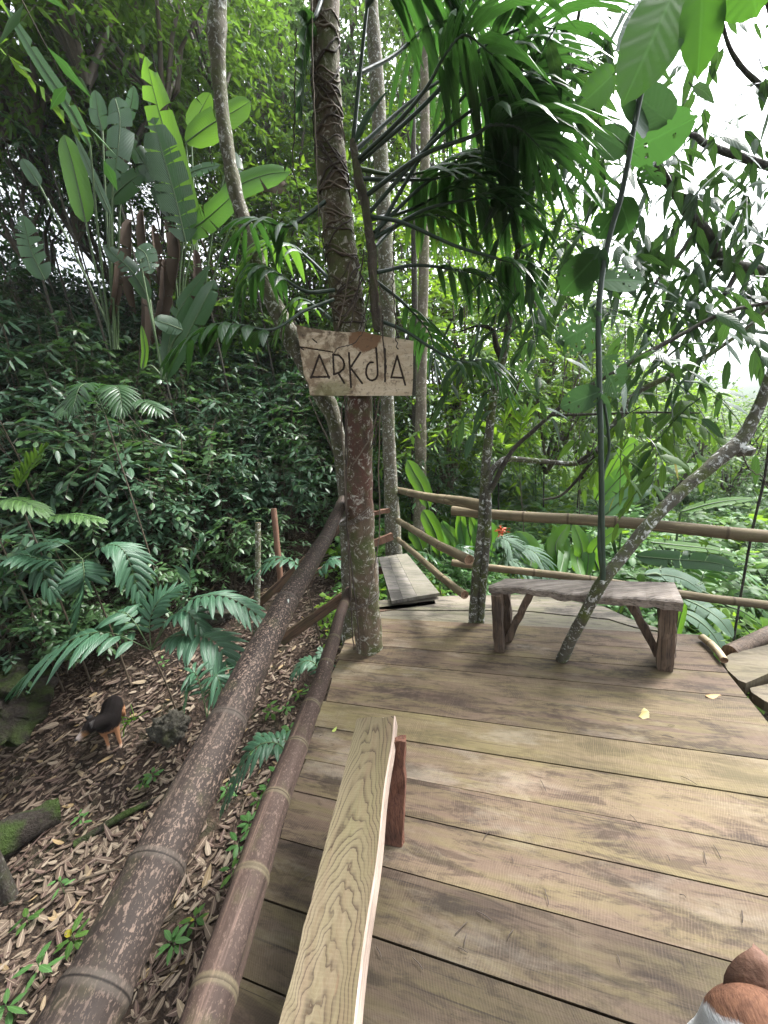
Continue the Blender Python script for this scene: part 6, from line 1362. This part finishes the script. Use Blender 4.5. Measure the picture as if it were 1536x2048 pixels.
# ------------------------------------------------------------------ sky, sun, camera
w = bpy.data.worlds.new('World'); SC.world = w; w.use_nodes = True; nt = w.node_tree; nt.nodes.clear()
SUN_EL, SUN_AZ = math.radians(52), math.radians(62)      # azimuth clockwise from +Y: light from the open right side
sky = nt.nodes.new('ShaderNodeTexSky'); sky.sky_type = 'NISHITA'; sky.sun_disc = False; sky.sun_elevation = SUN_EL; sky.sun_rotation = SUN_AZ; sky.dust_density = 4.; sky.air_density = 1.2
bw = nt.nodes.new('ShaderNodeRGBToBW'); nt.links.new(sky.outputs[0], bw.inputs[0])
cl = nt.nodes.new('ShaderNodeMix'); cl.data_type = 'RGBA'; nt.links.new(sky.outputs[0], cl.inputs[6])
tint = nt.nodes.new('ShaderNodeMix'); tint.data_type = 'RGBA'; tint.blend_type = 'MULTIPLY'; tint.inputs[0].default_value = 1.; nt.links.new(bw.outputs[0], tint.inputs[6]); tint.inputs[7].default_value = (1.5, 1.55, 1.62, 1)
nt.links.new(tint.outputs[2], cl.inputs[7])
tc = nt.nodes.new('ShaderNodeTexCoord'); nz = nt.nodes.new('ShaderNodeTexNoise'); nz.inputs['Scale'].default_value = 2.2; nz.inputs['Detail'].default_value = 6.; nt.links.new(tc.outputs[0], nz.inputs['Vector'])
rp = nt.nodes.new('ShaderNodeValToRGB'); rp.color_ramp.elements[0].position = .30; rp.color_ramp.elements[0].color = (.72,) * 3 + (1,); rp.color_ramp.elements[1].position = .6; nt.links.new(nz.outputs[0], rp.inputs[0]); nt.links.new(rp.outputs[0], cl.inputs[0])
bg = nt.nodes.new('ShaderNodeBackground'); bg.inputs[1].default_value = .15; nt.links.new(cl.outputs[2], bg.inputs[0])
wo = nt.nodes.new('ShaderNodeOutputWorld'); nt.links.new(bg.outputs[0], wo.inputs[0])
sl_ = bpy.data.lights.new('sun', 'SUN'); sl_.energy = 2.6; sl_.angle = math.radians(14); sl_.color = (1., .96, .9)
so = bpy.data.objects.new('sun', sl_); COL.objects.link(so)
sd_ = Vector((math.sin(SUN_AZ) * math.cos(SUN_EL), math.cos(SUN_AZ) * math.cos(SUN_EL), math.sin(SUN_EL)))
so.rotation_mode = 'QUATERNION'; so.rotation_quaternion = sd_.to_track_quat('Z', 'Y'); so.location = sd_ * 40
cam = bpy.data.cameras.new('camera'); cam.sensor_fit = 'VERTICAL'; cam.sensor_height = 24; cam.lens = 24 * FPX / 2048; cam.clip_start = .02; cam.clip_end = 3000
co = bpy.data.objects.new('camera', cam); COL.objects.link(co); SC.camera = co
co.matrix_world = Matrix(((_X[0], _X[1], -_X[2], EYE[0]), (_Y[0], _Y[1], -_Y[2], EYE[1]), (_Z[0], _Z[1], -_Z[2], EYE[2]), (0, 0, 0, 1)))
vs = SC.view_settings; SC.display_settings.display_device = 'sRGB'; vs.view_transform = 'Standard'; vs.look = 'None'; vs.gamma = 1; vs.exposure = 1.95
cy = SC.cycles; cy.volume_bounces = 1; cy.max_bounces = 7; cy.diffuse_bounces = 4; cy.glossy_bounces = 2; cy.transmission_bounces = 4; cy.transparent_max_bounces = 8; cy.sample_clamp_indirect = 6.; cy.use_denoising = True; cy.caustics_reflective = False; cy.caustics_refractive = False
